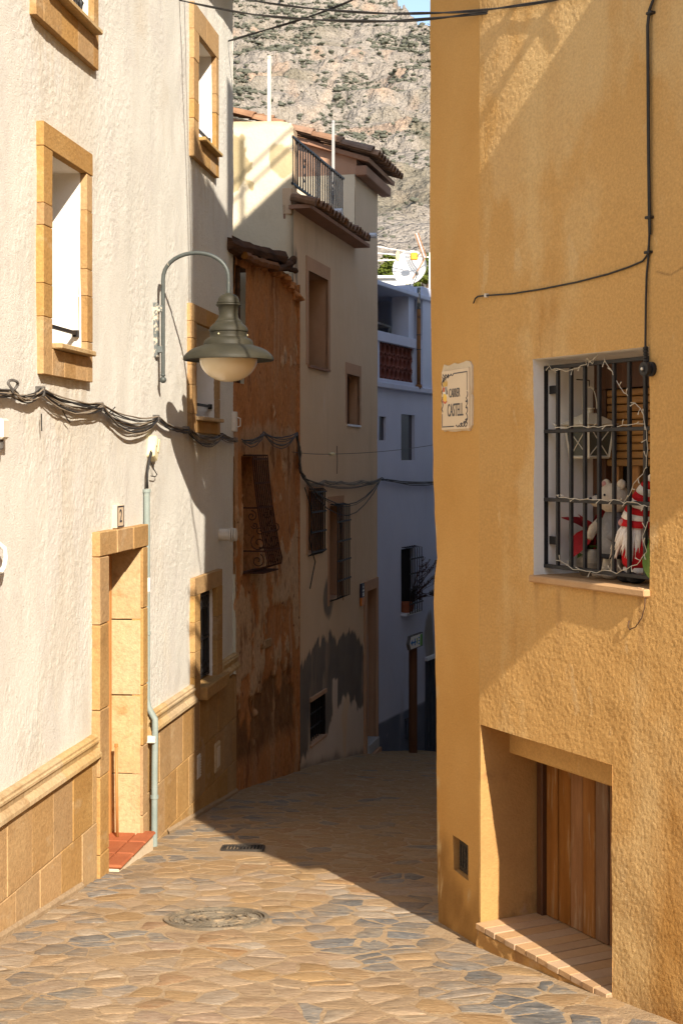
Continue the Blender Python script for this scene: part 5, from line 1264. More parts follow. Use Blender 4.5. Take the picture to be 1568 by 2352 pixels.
col_ = np.clip(1 - np.abs(U - 1.95) / .2, 0, 1) * (hgr < 1.0); cem *= 1 - np.clip((col_ + .15 * n2) * 9 - 2.0, 0, 1)
cem = np.maximum(cem, np.clip((.22 - np.hypot((U - 1.62) * .9, (hgr - 1.98) * .8) + .10 * n1) * 18, 0, 1) * .9)
cem = np.maximum(cem, np.clip((.10 - hgr + .12 * n1) * 9, 0, 1) * .8)
for du, dz in ((.12, ZE - .60), (.16, ZE - .95), (.62, ZE - .80), (.7, ZE - .88)):
    cem = np.maximum(cem, np.clip((.10 - np.hypot((U - du) * 1.6, (Zv - dz) * .6) + .07 * n2 + .05 * n1) * 20, 0, 1) * .75)
V[:, 1] += .005 * cem; gg.v = [tuple(p) for p in V]
fl = np.clip((np.clip(edge + .35 - hgr, 0, 1) * .9 + n1 * .8 - .55) * 8, 0, 1) * (1 - cem)
o = T.add('wall', gg, 'beige', smooth=True, fix=False); set_attr(o, 'cement', cem); set_attr(o, 'flake', fl * .7)
T.add('tower_wall', wallgrid(uT, GL, ZE, ZT, .1, [], gdisp), 'beige', smooth=True, fix=False)
T.add('tower_side', MB().quad((uT, 0.003, ZE), (uT, 3.2, ZE), (uT, 3.2, ZT), (uT, .003, ZT)), 'cream_wall')
T.add('gable', MB().quad((uT, -.02, ZT), (uT, 3.2, ZT), (uT, 3.2, ZT + 1.22), (uT, -.02, ZT + .2)), 'gable_pink')
T.add('frieze', MB().box(uT - .004, GL, -.02, .05, ZT, ZT + .2), 'gable_pink')
T.add('end_wall', MB().quad((GL, 0, -3.2), (GL, 3.2, -3.2), (GL, 3.2, ZT + .8), (GL, 0, ZT)), 'beige')
T.add('terrace_parapet', MB().box(.02, uT, .03, .14, ZE - .05, gzp(680, 430) - .02, .006), 'beige')
T.add('terrace_floor', MB().box(.02, uT, .1, 3.2, ZE - .1, ZE + .05), 'terra_render')
# camera-facing side wall above the ruin
SS = Sub(T, S_); zs0, zs1 = S_.uv(600, 640)[1], S_.uv(600, 279)[1]; us0 = S_.uv(492)
def sdisp(u, z):
    u = np.asarray(u, float); r = np.clip((u + .10) / .10, 0, 1)
    return .014 * fbm(u * 1.2, np.asarray(z) * 1.2, 3, 81) + .004 * fbm(u * 6, np.asarray(z) * 6, 2, 82) + .05 * r ** 2
gs = wallgrid(us0, 0.0, zs0 - .6, zs1, .009, [], sdisp, .012)
V = np.array(gs.v); U, Zv = V[:, 0], V[:, 2]; n1 = fbm(U * 2.6, Zv * 2.2, 5, 83); n2 = fbm(U * 9, Zv * 8, 3, 84)
rnd = np.clip((U + .12) / .12, 0, 1); V[:, 2] = np.where(Zv > zs1 - .12, Zv - .05 * rnd ** 2 * (Zv - zs1 + .12) / .12 - .012 * (n1), Zv)
gs.v = [tuple(p) for p in V]
c1 = np.clip((.36 - np.hypot((U + .72) * .9, (Zv - (zs1 - .62)) * .55) + .30 * n1 + .12 * n2 - .10) * 40, 0, 1) * .9
c1 = np.maximum(c1, np.clip((.13 - np.hypot((U + .15), (Zv - (zs1 - .40)) * .7) + .16 * n1 + .06 * n2 - .03) * 40, 0, 1) * .8)
c1 = np.maximum(c1, np.clip((Zv - zs1 + .07 + .10 * n1) * 12, 0, 1) * .7)
f1 = np.clip((n1 * 1.0 + n2 * .5 - .48) * 9, 0, 1) * np.clip((zs1 - .8 - Zv) / .3, 0, 1)
o = SS.add('side_wall', gs, 'cream_wall', smooth=True, fix=False); set_attr(o, 'cement', c1); set_attr(o, 'flake', f1)
SS.add('side_wall_top', MB().box(us0, -.02, .02, .16, zs1 - .3, zs1 - .012, .01), 'cream_wall')
SS.add('corner_return', MB().quad((0, .05, zs0 - .6), (.03, .30, zs0 - .6), (.03, .30, zs1 - .06), (0, .05, zs1 - .06)), 'beige')
# eave slab with its row of tiles
e = T.add('eave', MB().box(-.02, uT, -.20, .05, ZE + .002, ZE + .045), 'terra_render')
nt_ = int(uT / .155)
tl = make_mesh('eave_tile', [(v.co.x * .72, v.co.y * .62, v.co.z * .85) for v in tile.vertices], [tuple(p.vertices) for p in tile.polygons], 'roof_tile')
for k in range(nt_): T.inst('eave_tile', tl, (.05 + k * .155, -.10 + random.uniform(-.015, .015), ZE + .075), e, rot=(.30 + random.uniform(-.06, .06), 0, random.uniform(-.06, .06)))
T.add('verge_tile', MB().tube([(-.02, -.26, ZE + .06), (-.02, .02, ZE + .13)], .045, 8), 'roof_tile', e)
for x, y in ((772, 486), (852, 541)):
    a, b = G_.uv(x, y, -.2); T.add('spout', MB().lathe([(.036, -.27), (.036, -.08), (.030, -.08), (.030, -.27)], (a, 0.0, b), 12, 'y'), 'marble', e)
# tower roof: one slope falling to the street, verge towards the camera
e = bpy.data.objects.new('tower_roof', None); col.objects.link(e); e.parent = T.e
pit = .33
def rp(u, y, dz): return (u, y, ZT + .22 + dz + (y + .0) * pit)
ua, ub = uT - .10, GL + .20
rfm = MB().add([rp(ua, -.21, -.02), rp(ub, -.21, -.02), rp(ub, 3.2, -.02), rp(ua, 3.2, -.02), rp(ua, -.21, .04), rp(ub, -.21, .04), rp(ub, 3.2, .04), rp(ua, 3.2, .04)],
               [(0, 1, 2, 3), (4, 5, 6, 7), (0, 1, 5, 4), (1, 2, 6, 5), (2, 3, 7, 6), (3, 0, 4, 7)])
T.add('roof_slab', rfm, 'terra_render', e)
T.add('soffit', MB().box(uT - .06, GL + .15, -.17, -.022, ZT - .03, ZT + .10, .01), 'terra_render', e)
nr = int((ub - ua) / .17)
for k in range(nr + 1):
    for j in range(3):
        y = -.12 + j * .40; p = rp(ua + .02 + k * .17, y, .075); T.inst('roof_tile', tile, p, e, rot=(-math.atan(-pit) + .04, 0, random.uniform(-.04, .04)), scale=(.85, 1, .85))
for j in range(8):
    y = -.04 + j * .40; p = rp(ua - .02, y, .09); T.inst('verge_tile', tile, p, e, rot=(math.atan(pit) + .05, 0, random.uniform(-.05, .05)), scale=(1.0, 1, 1.0))
# railing
e = bpy.data.objects.new('railing', None); col.objects.link(e); e.parent = T.e
ra_, rb_ = G_.uv(678), G_.uv(793); rt, rbz = gzp(678, 310), gzp(680, 425)
T.add('top_rail', MB().box(ra_, rb_ + .04, .02, .055, rt - .03, rt, .004), 'iron', e); T.add('bottom_rail', MB().box(ra_, rb_ + .04, .025, .05, rbz, rbz + .03, .004), 'iron', e)
nb = 22
for k in range(nb):
    u = ra_ + .02 + (rb_ - ra_ - .04) * k / (nb - 1); T.add('bar', MB().box(u - .0085, u + .0085, .028, .046, rbz + .03, rt - .03), 'iron', e)
for k in (4, 16):
    for q in (.32, .62):
        u = ra_ + .02 + (rb_ - ra_ - .04) * (k + .5) / (nb - 1); z = rbz + (rt - rbz) * q
        for s in (-1, 1): T.add('scroll', MB().tube([(u + a, .036, z + b) for a, b in spiral(s * .03, .03 * s, .032, 1.3, 0, s)], .006, 4), 'iron', e)
# windows
def trimmed(op, m=.07, bottom=True):
    a0, a1, b0, b1 = op; y0, y1 = -.006, .03; e_ = bpy.data.objects.new('window', None); col.objects.link(e_); e_.parent = T.e
    T.add('surround', MB().box(a0 - m, a0, y0, y1, b0 - (m if bottom else 0), b1 + m * 1.6), 'beige_trim', e_); T.add('surround', MB().box(a1, a1 + m, y0, y1, b0 - (m if bottom else 0), b1 + m * 1.6), 'beige_trim', e_)
    T.add('surround', MB().box(a0, a1, y0, y1, b1, b1 + m * 1.6), 'beige_trim', e_)
    return e_
e1 = trimmed(oW1, .10, False); T.add('reveal', reveal(gg, oW1, .30), 'beige_trim', e1); T.add('casement', MB().box(oW1[0], oW1[1], .28, .32, oW1[2], oW1[3]), 'wood_dark', e1)
T.add('stile', MB().box(oW1[0] + .0, oW1[0] + .10, .24, .285, oW1[2], oW1[3], .005), 'wood_dark', e1); T.add('sill', MB().box(oW1[0] - .02, oW1[1] + .02, -.03, .3, oW1[2] - .03, oW1[2]), 'terra_render', e1)
e1 = trimmed(oW2, .09, False); T.add('reveal', reveal(gg, oW2, .22), 'beige_trim', e1); T.add('shutter', MB().box(oW2[0], oW2[1], .14, .2, oW2[2], oW2[3]), 'wood_dark', e1); T.add('sill', MB().box(oW2[0] - .01, oW2[1] + .01, -.025, .2, oW2[2] - .025, oW2[2]), 'marble', e1)
def grille(e_, op, n, rails, y, m='iron', r=.008, top=0, over=.03):
    for k in range(n):
        u = op[0] + .03 + (op[1] - op[0] - .06) * k / (n - 1)
        p = [(u, .005, op[3] + over), (u, y, op[3] + over - .02), (u, y, op[2] - over + .03), (u, .005, op[2] - over)]
        T.add('bar', MB().tube(p, r, 5), m, e_, smooth=True)
    for t in rails: z = op[2] + (op[3] - op[2]) * t; T.add('rail', MB().box(op[0] - .02, op[1] + .02, y - .012, y - .002, z - .010, z + .010), m, e_)
e1 = trimmed(oW3, .06, False); T.add('reveal', reveal(gg, oW3, .2), 'beige_trim', e1); T.add('pane', MB().box(oW3[0], oW3[1], .18, .2, oW3[2], oW3[3]), 'wood_dark', e1)
grille(e1, oW3, 8, (.02, .34, .66, .98), -.04)
e1 = trimmed(oW4, .07, True); T.add('reveal', reveal(gg, oW4, .2), 'beige_trim', e1); T.add('pane', MB().box(oW4[0], oW4[1], .18, .2, oW4[2], oW4[3]), 'wood_dark', e1)
grille(e1, oW4, 7, (.20, .41, .62, .83), -.10, over=.02)
e1 = bpy.data.objects.new('cellar_window', None); col.objects.link(e1); e1.parent = T.e
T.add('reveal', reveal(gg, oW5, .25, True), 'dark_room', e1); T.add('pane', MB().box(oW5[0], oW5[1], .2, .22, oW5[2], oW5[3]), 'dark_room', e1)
T.add('lintel', MB().box(oW5[0] - .03, oW5[1] + .03, -.02, .05, oW5[3] - .002, oW5[3] + .05, .005), 'beige_trim', e1); T.add('sill', MB().box(oW5[0] - .03, oW5[1] + .03, -.02, .1, oW5[2] - .03, oW5[2] + .003, .005), 'beige_trim', e1)
for k in range(7): u = oW5[0] + .04 + (oW5[1] - oW5[0] - .08) * k / 6; T.add('bar', MB().tube([(u, .05, oW5[2]), (u, .05, oW5[3])], .008, 5), 'iron', e1)
for t in (.33, .66): z = oW5[2] + (oW5[3] - oW5[2]) * t; T.add('rail', MB().box(oW5[0], oW5[1], .03, .04, z - .008, z + .008), 'iron', e1)
# door
e1 = bpy.data.objects.new('door', None); col.objects.link(e1); e1.parent = T.e
a0, a1, b0, b1 = oD
T.add('surround', MB().box(a0 - .14, a0, -.02, .03, b0 - .3, b1 + .14, .004), 'beige_trim', e1); T.add('surround', MB().box(a1, GL - .003, -.02, .03, b0 - .3, b1 + .14, .004), 'beige_trim', e1); T.add('surround', MB().box(a0, a1, -.02, .03, b1, b1 + .14), 'beige_trim', e1)
T.add('reveal', reveal(gg, oD, .32, sides='lrt'), 'beige_trim', e1); T.add('leaf', MB().box(a0, a1, .30, .35, b0, b1), 'wood_dark', e1)
for q in (.2, .62): T.add('door_panel', MB().box(a0 + .12, a1 - .12, .285, .30, b0 + (b1 - b0) * q - .2, b0 + (b1 - b0) * q + .5, .01), 'wood_dark', e1)
T.add('step', MB().box(a0 - .02, a1 + .02, -.05, .32, b0 - .04, b0 + .10, .006), 'pole_grey', e1); T.add('step_base', MB().box(a0 - .06, a1 + .03, -.08, .3, b0 - .6, b0 - .045), 'beige_trim', e1)
# plaque by the door
u, z = G_.uv(829, 1345)
T2 = Thing('door_plaque', 'dark blue plaque with orange lower part beside the beige house door', 'plaque', G_, u, 0, gzp(829, 1390))
T2.add('plaque', MB().box(u - .075, u + .075, -.03, .0, gzp(829, 1372), gzp(829, 1340), .003), 'plaque_navy'); T2.add('orange_panel', MB().box(u - .075, u + .075, -.029, .0, gzp(829, 1391), gzp(829, 1372) - .001, .002), 'plaque_orange')
mb = MB(); zt = gzp(829, 1340); zb = gzp(829, 1372)
for q, w in ((.25, .25), (.5, .75), (.72, .6), (.85, .7)): zz = zt + (zb - zt) * q; mb.box(u - .06 * w, u + .06 * w, -.032, -.029, zz - .010, zz + .010)
T2.add('printed_lines', mb, 'ink_white')['kind'] = 'stuff'

# poles on the roofs
for (x, yt, yb, Y_, r, m, lab) in ((618, 130, 285, 16.1, .021, 'pole_cream', 'cream painted pole rising from the pale terrace side wall'), (765, 278, 470, 18.3, .019, 'pole_grey', 'pale grey pole standing on the terrace behind the railing')):
    p = at(x, yb, Y_); q = at(x, yt, Y_)
    T2 = Thing('roof_pole', lab, 'pole', WORLDF, p.x, p.y, p.z)
    T2.add('shaft', MB().box(p.x - r, p.x + r, p.y - r, p.y + r, p.z, q.z - .03, .004), m); T2.add('cap', MB().lathe([(0, 0), (r * 1.1, 0), (r * 1.2, .02), (r * .9, .035), (0, .04)], (p.x, p.y, q.z - .03), 12), m)
# sunlit gable behind the terrace
p = at(500, 285, 19.0); q = at(600, 262, 19.0)
T2 = Thing('ochre_gable', 'sunlit ochre gable with old tiles peeping over the cream side wall', 'house', WORLDF, p.x, 19, 1.0)
zl, zr = at(500, 256, 19).z, at(600, 283, 19).z
T2.add('wall', MB().add([(p.x - .6, 19, 1), (q.x, 19, 1), (q.x, 19, zr), (p.x - .6, 19, zl + .1), (p.x - .6, 21, 1), (q.x, 21, 1), (q.x, 21, zr), (p.x - .6, 21, zl + .1)], [(0, 1, 2, 3), (4, 5, 6, 7), (1, 5, 6, 2), (0, 4, 7, 3)]), 'far_wall')
for k in range(9):
    t = k / 8; T2.inst('roof_tile', tile, (p.x - .5 + (q.x - p.x + .5) * t, 19.0, zl + .07 + (zr - zl - .02) * t), rot=(.1, .22, 1.57 + random.uniform(-.1, .1)), scale=(.6, .8, .6))

# ================================================================== white house down the street
WL = 5.0
wzp = lambda x, y: W_.uv(x, y)[1]
cw = lambda x, y: ((860 + x / 5.88) * .98, (540 + y / 5.88) * .98)
ct = lambda x, y: ((860 + x / 4.356) * .98, (1240 + y / 4.356) * .98)
T = Thing('white_house', 'bluish white house at the bottom of the street with covered roof terrace', 'house', W_, 0, 0, -2.6)
HW = T
ZC = wzp(870, 885)                                   # cornice
x1_, y1_ = ct(340, 195); x2_, y2_ = ct(500, 860)
p1 = (W_.uv(870), W_.uv(886), wzp(871, 1011), wzp(871, 956)); p2 = (W_.uv(921), W_.uv(952), wzp(922, 1057), wzp(922, 951))
p3 = (W_.uv(921), W_.uv(951), wzp(921, 1410), wzp(921, 1262)); pd = (W_.uv(977), W_.uv(1012), -3.2, wzp(980, 1515))
def wdisp(u, z): return .010 * fbm(np.asarray(u) * .9, np.asarray(z) * .7, 3, 91) + .003 * fbm(np.asarray(u) * 8, np.asarray(z) * 6, 2, 92)
gw_ = wallgrid(-.4, WL, -4.4, ZC, .03, [p1, p2, p3, pd], wdisp, .035)
V = np.array(gw_.v); U, Zv = V[:, 0], V[:, 2]; n1 = fbm(U * 2.6, Zv * 2.2, 5, 93); n2 = fbm(U * 16, Zv * 2, 3, 94)
zk = wzp(880, 1657)
skb = np.clip((zk - Zv + .006 * n1) * 60, 0, 1)
cm = np.clip((.34 - np.hypot((U - W_.uv(985)) * 1.5, (Zv - wzp(985, 1480)) * .55) + .16 * n1 + .10 * n2) * 14, 0, 1)
cm = np.maximum(cm, np.clip((.08 - np.hypot((U - W_.uv(963)) * 1.2, (Zv - wzp(963, 1665)) * .4) + .06 * n1) * 30, 0, 1) * .0)
o = T.add('wall', gw_, 'white_house', smooth=True, fix=False); set_attr(o, 'flake', skb * np.clip(1.3 - np.clip((n1 - .38) * 9, 0, 1), 0, 1)); set_attr(o, 'cement', cm)
T.add('end_wall', MB().quad((-.4, 0, -4.4), (-.4, 4, -4.4), (-.4, 4, ZC), (-.4, 0, ZC)), 'white_house')
for nm, op, dp in (('window', p1, .06), ('window', p2, .07)):
    e = bpy.data.objects.new(nm, None); col.objects.link(e); e.parent = T.e
    T.add('reveal', reveal(gw_, op, dp), 'white_house', e); T.add('pane', MB().box(op[0], op[1], dp - .02, dp, op[2], op[3]), 'glass_dark', e); T.add('casement', MB().box(op[0], op[0] + .05, dp - .035, dp - .021, op[2], op[3]), 'slate_blue', e)
e = bpy.data.objects.new('window', None); col.objects.link(e); e.parent = T.e
T.add('reveal', reveal(gw_, p3, .06), 'white_house', e); T.add('pane', MB().box(p3[0], p3[1], .05, .07, p3[2], p3[3]), 'dark_room', e); T.add('sill', MB().box(p3[0] - .03, p3[1] + .03, -.10, .15, p3[2] - .03, p3[2] + .01), 'marble', e)
grille(e, p3, 6, (.15, .38, .62, .85), -.13, over=.03)
# door with chain curtain
e = bpy.data.objects.new('door', None); col.objects.link(e); e.parent = T.e
T.add('reveal', reveal(gw_, pd, .2, True), 'white_house', e); T.add('door_frame', MB().box(pd[0] - .04, pd[0] + .01, -.02, .06, pd[2], pd[3] + .04), 'slate_blue', e); T.add('door_head', MB().box(pd[0] - .05, pd[1], -.05, .06, pd[3] - .01, pd[3] + .05, .006), 'marble', e)
for k in range(14): u = pd[0] + .03 + k * .05; T.add('curtain_strand', MB().tube([(u, .03 + .015 * (k % 2), pd[2]), (u + random.uniform(-.01, .01), .03 + .01 * (k % 3), pd[3] - .02)], .020, 6), 'curtain', e)
a, b = W_.uv(937, 1672)[0], wzp(937, 1672)
T.add('meter_cover', MB().box(a - .14, a + .14, -.035, .0, b - .14, b + .14, .008), 'slate_blue'); T.add('cover_frame', MB().box(a - .16, a + .16, -.015, .0, b + .145, b + .16), 'iron')
# cornice, parapet with clay lattice, columns, roof slab
xr_ = W_.uv(988)
T.add('cornice', MB().box(-.4, WL, -.07, .2, ZC - .035, ZC + .05, .012), 'white_house')
zp0 = wzp(868.6, 875); zp1 = wzp(868.6, 760)
ul0, ul1 = W_.uv(872), W_.uv(950); zl0, zl1 = wzp(872, 868), wzp(872, 784)
T.add('parapet_base', MB().box(-.4, WL, .0, .12, ZC, zl0, .004), 'white_house'); T.add('parapet_coping', MB().box(-.4, ul1 + .01, -.03, .15, zl1, zp1, .008), 'white_house')
T.add('parapet_end', MB().box(-.4, ul0 - .002, .005, .12, zl0, zl1), 'white_house'); T.add('corner_pier', MB().box(ul1 + .002, xr_, .004, .14, zl0 - .002, wzp(960, 779), .006), 'blue_white')
T.add('end_pier', MB().box(xr_ - .42, xr_ + .6, -.02, 1.8, ZC, wzp(960, 655), .01), 'blue_white')
T.add('column', MB().box(W_.uv(942), W_.uv(955), .03, .3, zp1, wzp(945, 655)), 'blue_white')
e = bpy.data.objects.new('lattice', None); col.objects.link(e); e.parent = T.e
nu, nv = 8, 3; cu, cv = (ul1 - ul0) / nu, (zl1 - zl0) / nv
arc = lambda cx, cz, r, a0, a1, n=7: [(cx + r * math.cos(a0 + (a1 - a0) * k / n), 0, cz + r * math.sin(a0 + (a1 - a0) * k / n)) for k in range(n + 1)]
lm = MB()
for (pth) in (arc(-cu / 2, 0, cu * .42, -1.3, 1.3), arc(cu / 2, 0, cu * .42, math.pi - 1.3, math.pi + 1.3), arc(0, cv / 2, cu * .24, 0, -math.pi), arc(0, -cv / 2, cu * .24, 0, math.pi)):
    for a, b in zip(pth[:-1], pth[1:]):
        d = Vector((b[0] - a[0], 0, b[2] - a[2])).normalized(); nn = Vector((-d.z, 0, d.x)) * .009
        A_, B2 = Vector(a), Vector(b)
        lm.add([tuple(A_ - nn + Vector((0, y, 0))) for y in (.02, .10)] + [tuple(B2 - nn + Vector((0, y, 0))) for y in (.02, .10)] + [tuple(A_ + nn + Vector((0, y, 0))) for y in (.02, .10)] + [tuple(B2 + nn + Vector((0, y, 0))) for y in (.02, .10)],
               [(0, 2, 3, 1), (4, 5, 7, 6), (0, 4, 6, 2)])
lat = make_mesh('clay_block', lm.v, lm.f, 'lattice_clay')
for i in range(nu):
    for j in range(nv): T.inst('clay_block', lat, (ul0 + cu * (i + .5), 0, zl0 + cv * (j + .5)), e)
T.add('lattice_back', MB().quad((ul0, .3, zl0), (ul1, .3, zl0), (ul1, .3, zl1), (ul0, .3, zl1)), 'dark_room', e)
zr0 = wzp(868, 657); zr1 = wzp(868, 646)
T.add('terrace_roof', MB().box(-.4, xr_ + .25, -.06, 2.6, zr0, zr1, .01), 'blue_white')
T.add('terrace_back_wall', MB().box(-.4, xr_, 1.5, 1.6, ZC, zr0), 'slate_blue'); T.add('terrace_floor', MB().box(-.4, xr_ + .6, .1, 2.6, ZC - .2, ZC + .02), 'white_house'); T.add('terrace_side', MB().box(-.42, -.4, 0, 2, ZC, zr0), 'slate_blue')
# vertical drain pipe on the terrace
u = W_.uv(954); 
T2 = Thing('drain_pipe', 'rusty brown drain pipe standing against the white terrace corner', 'pipe', W_, u, -.04, ZC)
T2.add('rusty_pipe', MB().tube([(u, -.05, ZC + .02), (u, -.05, wzp(952, 710))], .032, 10), 'rust_pipe', smooth=True); T2.add('upper_pipe', MB().tube([(u, -.05, wzp(952, 712)), (u, -.05, wzp(952, 660))], .028, 10), 'paint_flecked', smooth=True)
T2.add('foot_collar', MB().lathe([(0, 0), (.06, 0), (.04, .05), (0, .05)], (u, -.05, ZC + .04), 12), 'rust_pipe')
for q in (.25, .5): T2.add('wire_tie', MB().lathe([(.034, -.006), (.038, 0), (.034, .006)], (u, -.05, ZC + .9 * q + .4), 10), 'cable_black')
# folded deck chair on the terrace
u, z = W_.uv(878, 765, .5)
T2 = Thing('deck_chair', 'white folding chair frame behind the terrace parapet', 'chair', W_, u, .5, ZC + .02)
pz = lambda x, y: (W_.uv(x, y, .5)[0], .5, W_.uv(x, y, .5)[1])
q0, q1, q2 = pz(862, 740), pz(897, 752), pz(901, 775)
for d in (0, .35):
    T2.add('frame_rail', MB().tube([(q0[0], .5 + d, q0[2]), (q1[0], .5 + d, q1[2])], .018, 6), 'white_paint'); T2.add('leg', MB().tube([(q1[0], .5 + d, q1[2]), (q2[0] + .05, .5 + d, ZC + .02)], .018, 6), 'white_paint'); T2.add('leg', MB().tube([(q1[0] - .05, .5 + d, q1[2]), (q0[0], .5 + d, ZC + .02)], .018, 6), 'white_paint')
for k in range(5): t = k / 4; T2.add('slat', MB().box(q0[0] + (q1[0] - q0[0]) * t - .02, q0[0] + (q1[0] - q0[0]) * t + .02, .5, .85, q0[2] + (q1[2] - q0[2]) * t - .01, q0[2] + (q1[2] - q0[2]) * t + .005), 'white_paint')
# flower pot and dry bush in the barred window
u, z = (p3[0] + .12), p3[2] + .01
T2 = Thing('clay_flower_pot', 'round clay flower pot inside the barred window of the white house', 'flower pot', W_, u, -.04, z)
T2.add('pot', MB().lathe([(0, 0), (.06, 0), (.085, .12), (.095, .12), (.095, .16), (.08, .16), (.08, .14), (0, .14)], (u, -.03, z), 16), 'terracotta', angle=40); T2.add('soil', MB().lathe([(0, .145), (.08, .145), (.08, .13), (0, .13)], (u, -.03, z), 12), 'dark_room')
u = p3[0] + .30
T2 = Thing('dry_bush', 'dry brown twiggy bush growing out through the window bars', 'bush', W_, u, -.04, z)
T2.add('pot', MB().lathe([(0, 0), (.05, 0), (.07, .12), (.06, .12), (.06, .1), (0, .1)], (u, -.03, z), 12), 'terracotta')
rr = random.Random(12); mb = MB()
for k in range(26):
    a = rr.uniform(-.5, 1.1); l = rr.uniform(.35, .85); up = rr.uniform(.15, .75); out = rr.uniform(-.15, -.45)
    q = [(u, -.03, z + .12)]
    for t in (.3, .6, 1): q.append((u + a * l * t * .9 + rr.uniform(-.02, .02), -.03 + out * t, z + .15 + up * t - .12 * t * t + rr.uniform(-.02, .02)))
    mb.tube(q, [.006, .005, .004, .002], 4)
    for _ in range(7):
        b_ = q[rr.choice((2, 3))]; c_ = q[3]; d_ = rr.random(); s_ = tuple(b_[i] + (c_[i] - b_[i]) * d_ for i in range(3))
        mb.tube([s_, (s_[0] + rr.uniform(-.03, .09), s_[1] + rr.uniform(-.05, .03), s_[2] + rr.uniform(0, .08))], [.004, .006], 4)
T2.add('twigs', mb, 'twig')['kind'] = 'stuff'

# signpost in front of the white house
u, zpb = W_.uv(948, 1712, -.35); zpt = W_.uv(948, 1480, -.35)[1]; pb = W_.pt(u, -.35, 0); zg = gsurf(pb.x, pb.y)
T = Thing('signpost', 'brown wooden post with arrow shaped direction sign by the white house', 'signpost', W_, u, -.35, zg)
T.add('post', MB().lathe([(0, 0), (.062, 0), (.062, zpt - zg - .02), (.05, zpt - zg), (0, zpt - zg + .01)], (u, -.35, zg), 14), 'post_wood', angle=40)
A = [(W_.uv(x, y, -.44)) for x, y in (ct(425, 1180), ct(440, 1095), ct(568, 1050), ct(566, 1190), ct(440, 1240))]
sgn = T.add('arrow_board', MB().prism(A, -.44, -.40), 'cable_grey')
cxA = sum(a for a, b in A) / 5; czA = sum(b for a, b in A) / 5; ins = [(cxA + (a - cxA) * .88, czA + (b - czA) * .86) for a, b in A]
T.add('sign_face', MB().prism(ins, -.446, -.44), 'ink_white', sgn)
def lerp(a, b, t): return (a[0] + (b[0] - a[0]) * t, a[1] + (b[1] - a[1]) * t)
def onface(s, t): return lerp(lerp(ins[4], ins[3], s), lerp(ins[1], ins[2], s), t)
def patch(name, s0, s1, t0, t1, m): T.add(name, MB().prism([onface(s0, t0), onface(s1, t0), onface(s1, t1), onface(s0, t1)], -.449, -.445), m, sgn)
patch('green_band', .80, 1.0, .02, .98, 'ink_green'); patch('arrow_shaft', .10, .42, .42, .56, 'ink_blue'); patch('arrow_bar', .30, .36, .22, .78, 'ink_blue'); patch('pin_mark', .50, .56, .3, .75, 'ink_green')
for k in range(3): patch('text_line', .64, .74, .18 + k * .25, .30 + k * .25, 'ink_blue')
T.add('arrow_head', MB().prism([onface(-.06, .5), onface(.10, .75), onface(.10, .25)], -.449, -.445), 'ink_blue', sgn)

# satellite dish
c = at(944, 618, 23.2)
T = Thing('satellite_dish', 'rust stained white satellite dish on the roof of the white house', 'satellite dish', WORLDF, c.x, c.y, zr1)
R0 = .285; prof = [(0, .0)] + [(R0 * k / 8, .09 * (k / 8) ** 2) for k in range(1, 9)] + [(R0 * 1.02, .092), (R0 * 1.0, .078), (R0 * .5, .008), (0, -.014)]
mb = MB().lathe(prof, (0, 0, 0), 36); Rm = Matrix.Rotation(rad(78), 3, 'X'); Rz = Matrix.Rotation(rad(-22), 3, 'Z')
mb.v = [tuple(Rz @ (Rm @ Vector(p)) + c) for p in mb.v]
T.add('reflector', mb, 'dish', angle=40)
T.add('mount', MB().tube([(c.x, c.y + .06, c.z), (c.x + .02, c.y + .12, c.z - .2), (c.x + .02, c.y + .12, zr1 - .05)], .02, 8), 'marble')
tip = at(957, 632, 22.6); T.add('feed_arm', MB().tube([at(948, 655, 22.95), tip], .008, 6), 'cable_grey'); T.add('feed_horn', MB().lathe([(0, 0), (.022, .0), (.026, .03), (.018, .06), (0, .06)], tuple(tip), 10), 'cable_grey')
# yagi aerial
p0 = at(986, 600, 22.9)
T = Thing('tv_aerial', 'white television aerial with orange ends above the satellite dish', 'aerial', WORLDF, p0.x, p0.y, zr1)
T.add('mast', MB().tube([at(985.5, 663, 22.9), at(986, 580, 22.9)], .014, 8), 'white_paint')
for a, b in (((845, 563), (945, 580)), ((845, 580), (1000, 592)), ((845, 599), (945, 596))): T.add('boom', MB().tube([at(*a, 22.9), at(*b, 22.9)], .011, 6), 'white_paint')
for k in range(8):
    for (a, b) in (((845, 563), (945, 580)), ((845, 580), (985, 591)), ((845, 599), (945, 596))):
        t = (k + .5) / 8; q = at(a[0] + (b[0] - a[0]) * t, a[1] + (b[1] - a[1]) * t, 22.9); T.add('director', MB().tube([(q.x - .0, q.y - .06, q.z), (q.x, q.y + .06, q.z)], .004, 4), 'white_paint')
c = at(913, 588, 22.88); T.add('end_plate', MB().lathe([(0, -.012), (.030, -.012), (.032, 0), (.030, .012), (0, .012)], tuple(c), 14, 'y', (1, 3.0)), 'peach_plastic', angle=40)
c = at(952, 589, 22.88); T.add('dipole_box', MB().box(c.x - .07, c.x + .05, c.y - .03, c.y + .03, c.z - .06, c.z + .06, .02), 'orange_plastic'); T.add('cable', MB().tube([at(958, 588, 22.85), at(966, 580, 22.85), at(972, 592, 22.85), at(970, 600, 22.85)], .008, 5), 'cable_black')
for d in (-3.5, 0, 3.5): T.add('reflector_rod', MB().tube([at(956 + d, 536 - d * .3, 22.85), at(975 + d, 592 - d * .4, 22.85)], .009, 5), 'copper_rust' if d else 'white_paint')
T.add('reflector_rod', MB().tube([at(976, 592, 22.85), at(947, 640, 22.85)], .010, 5), 'copper_rust')
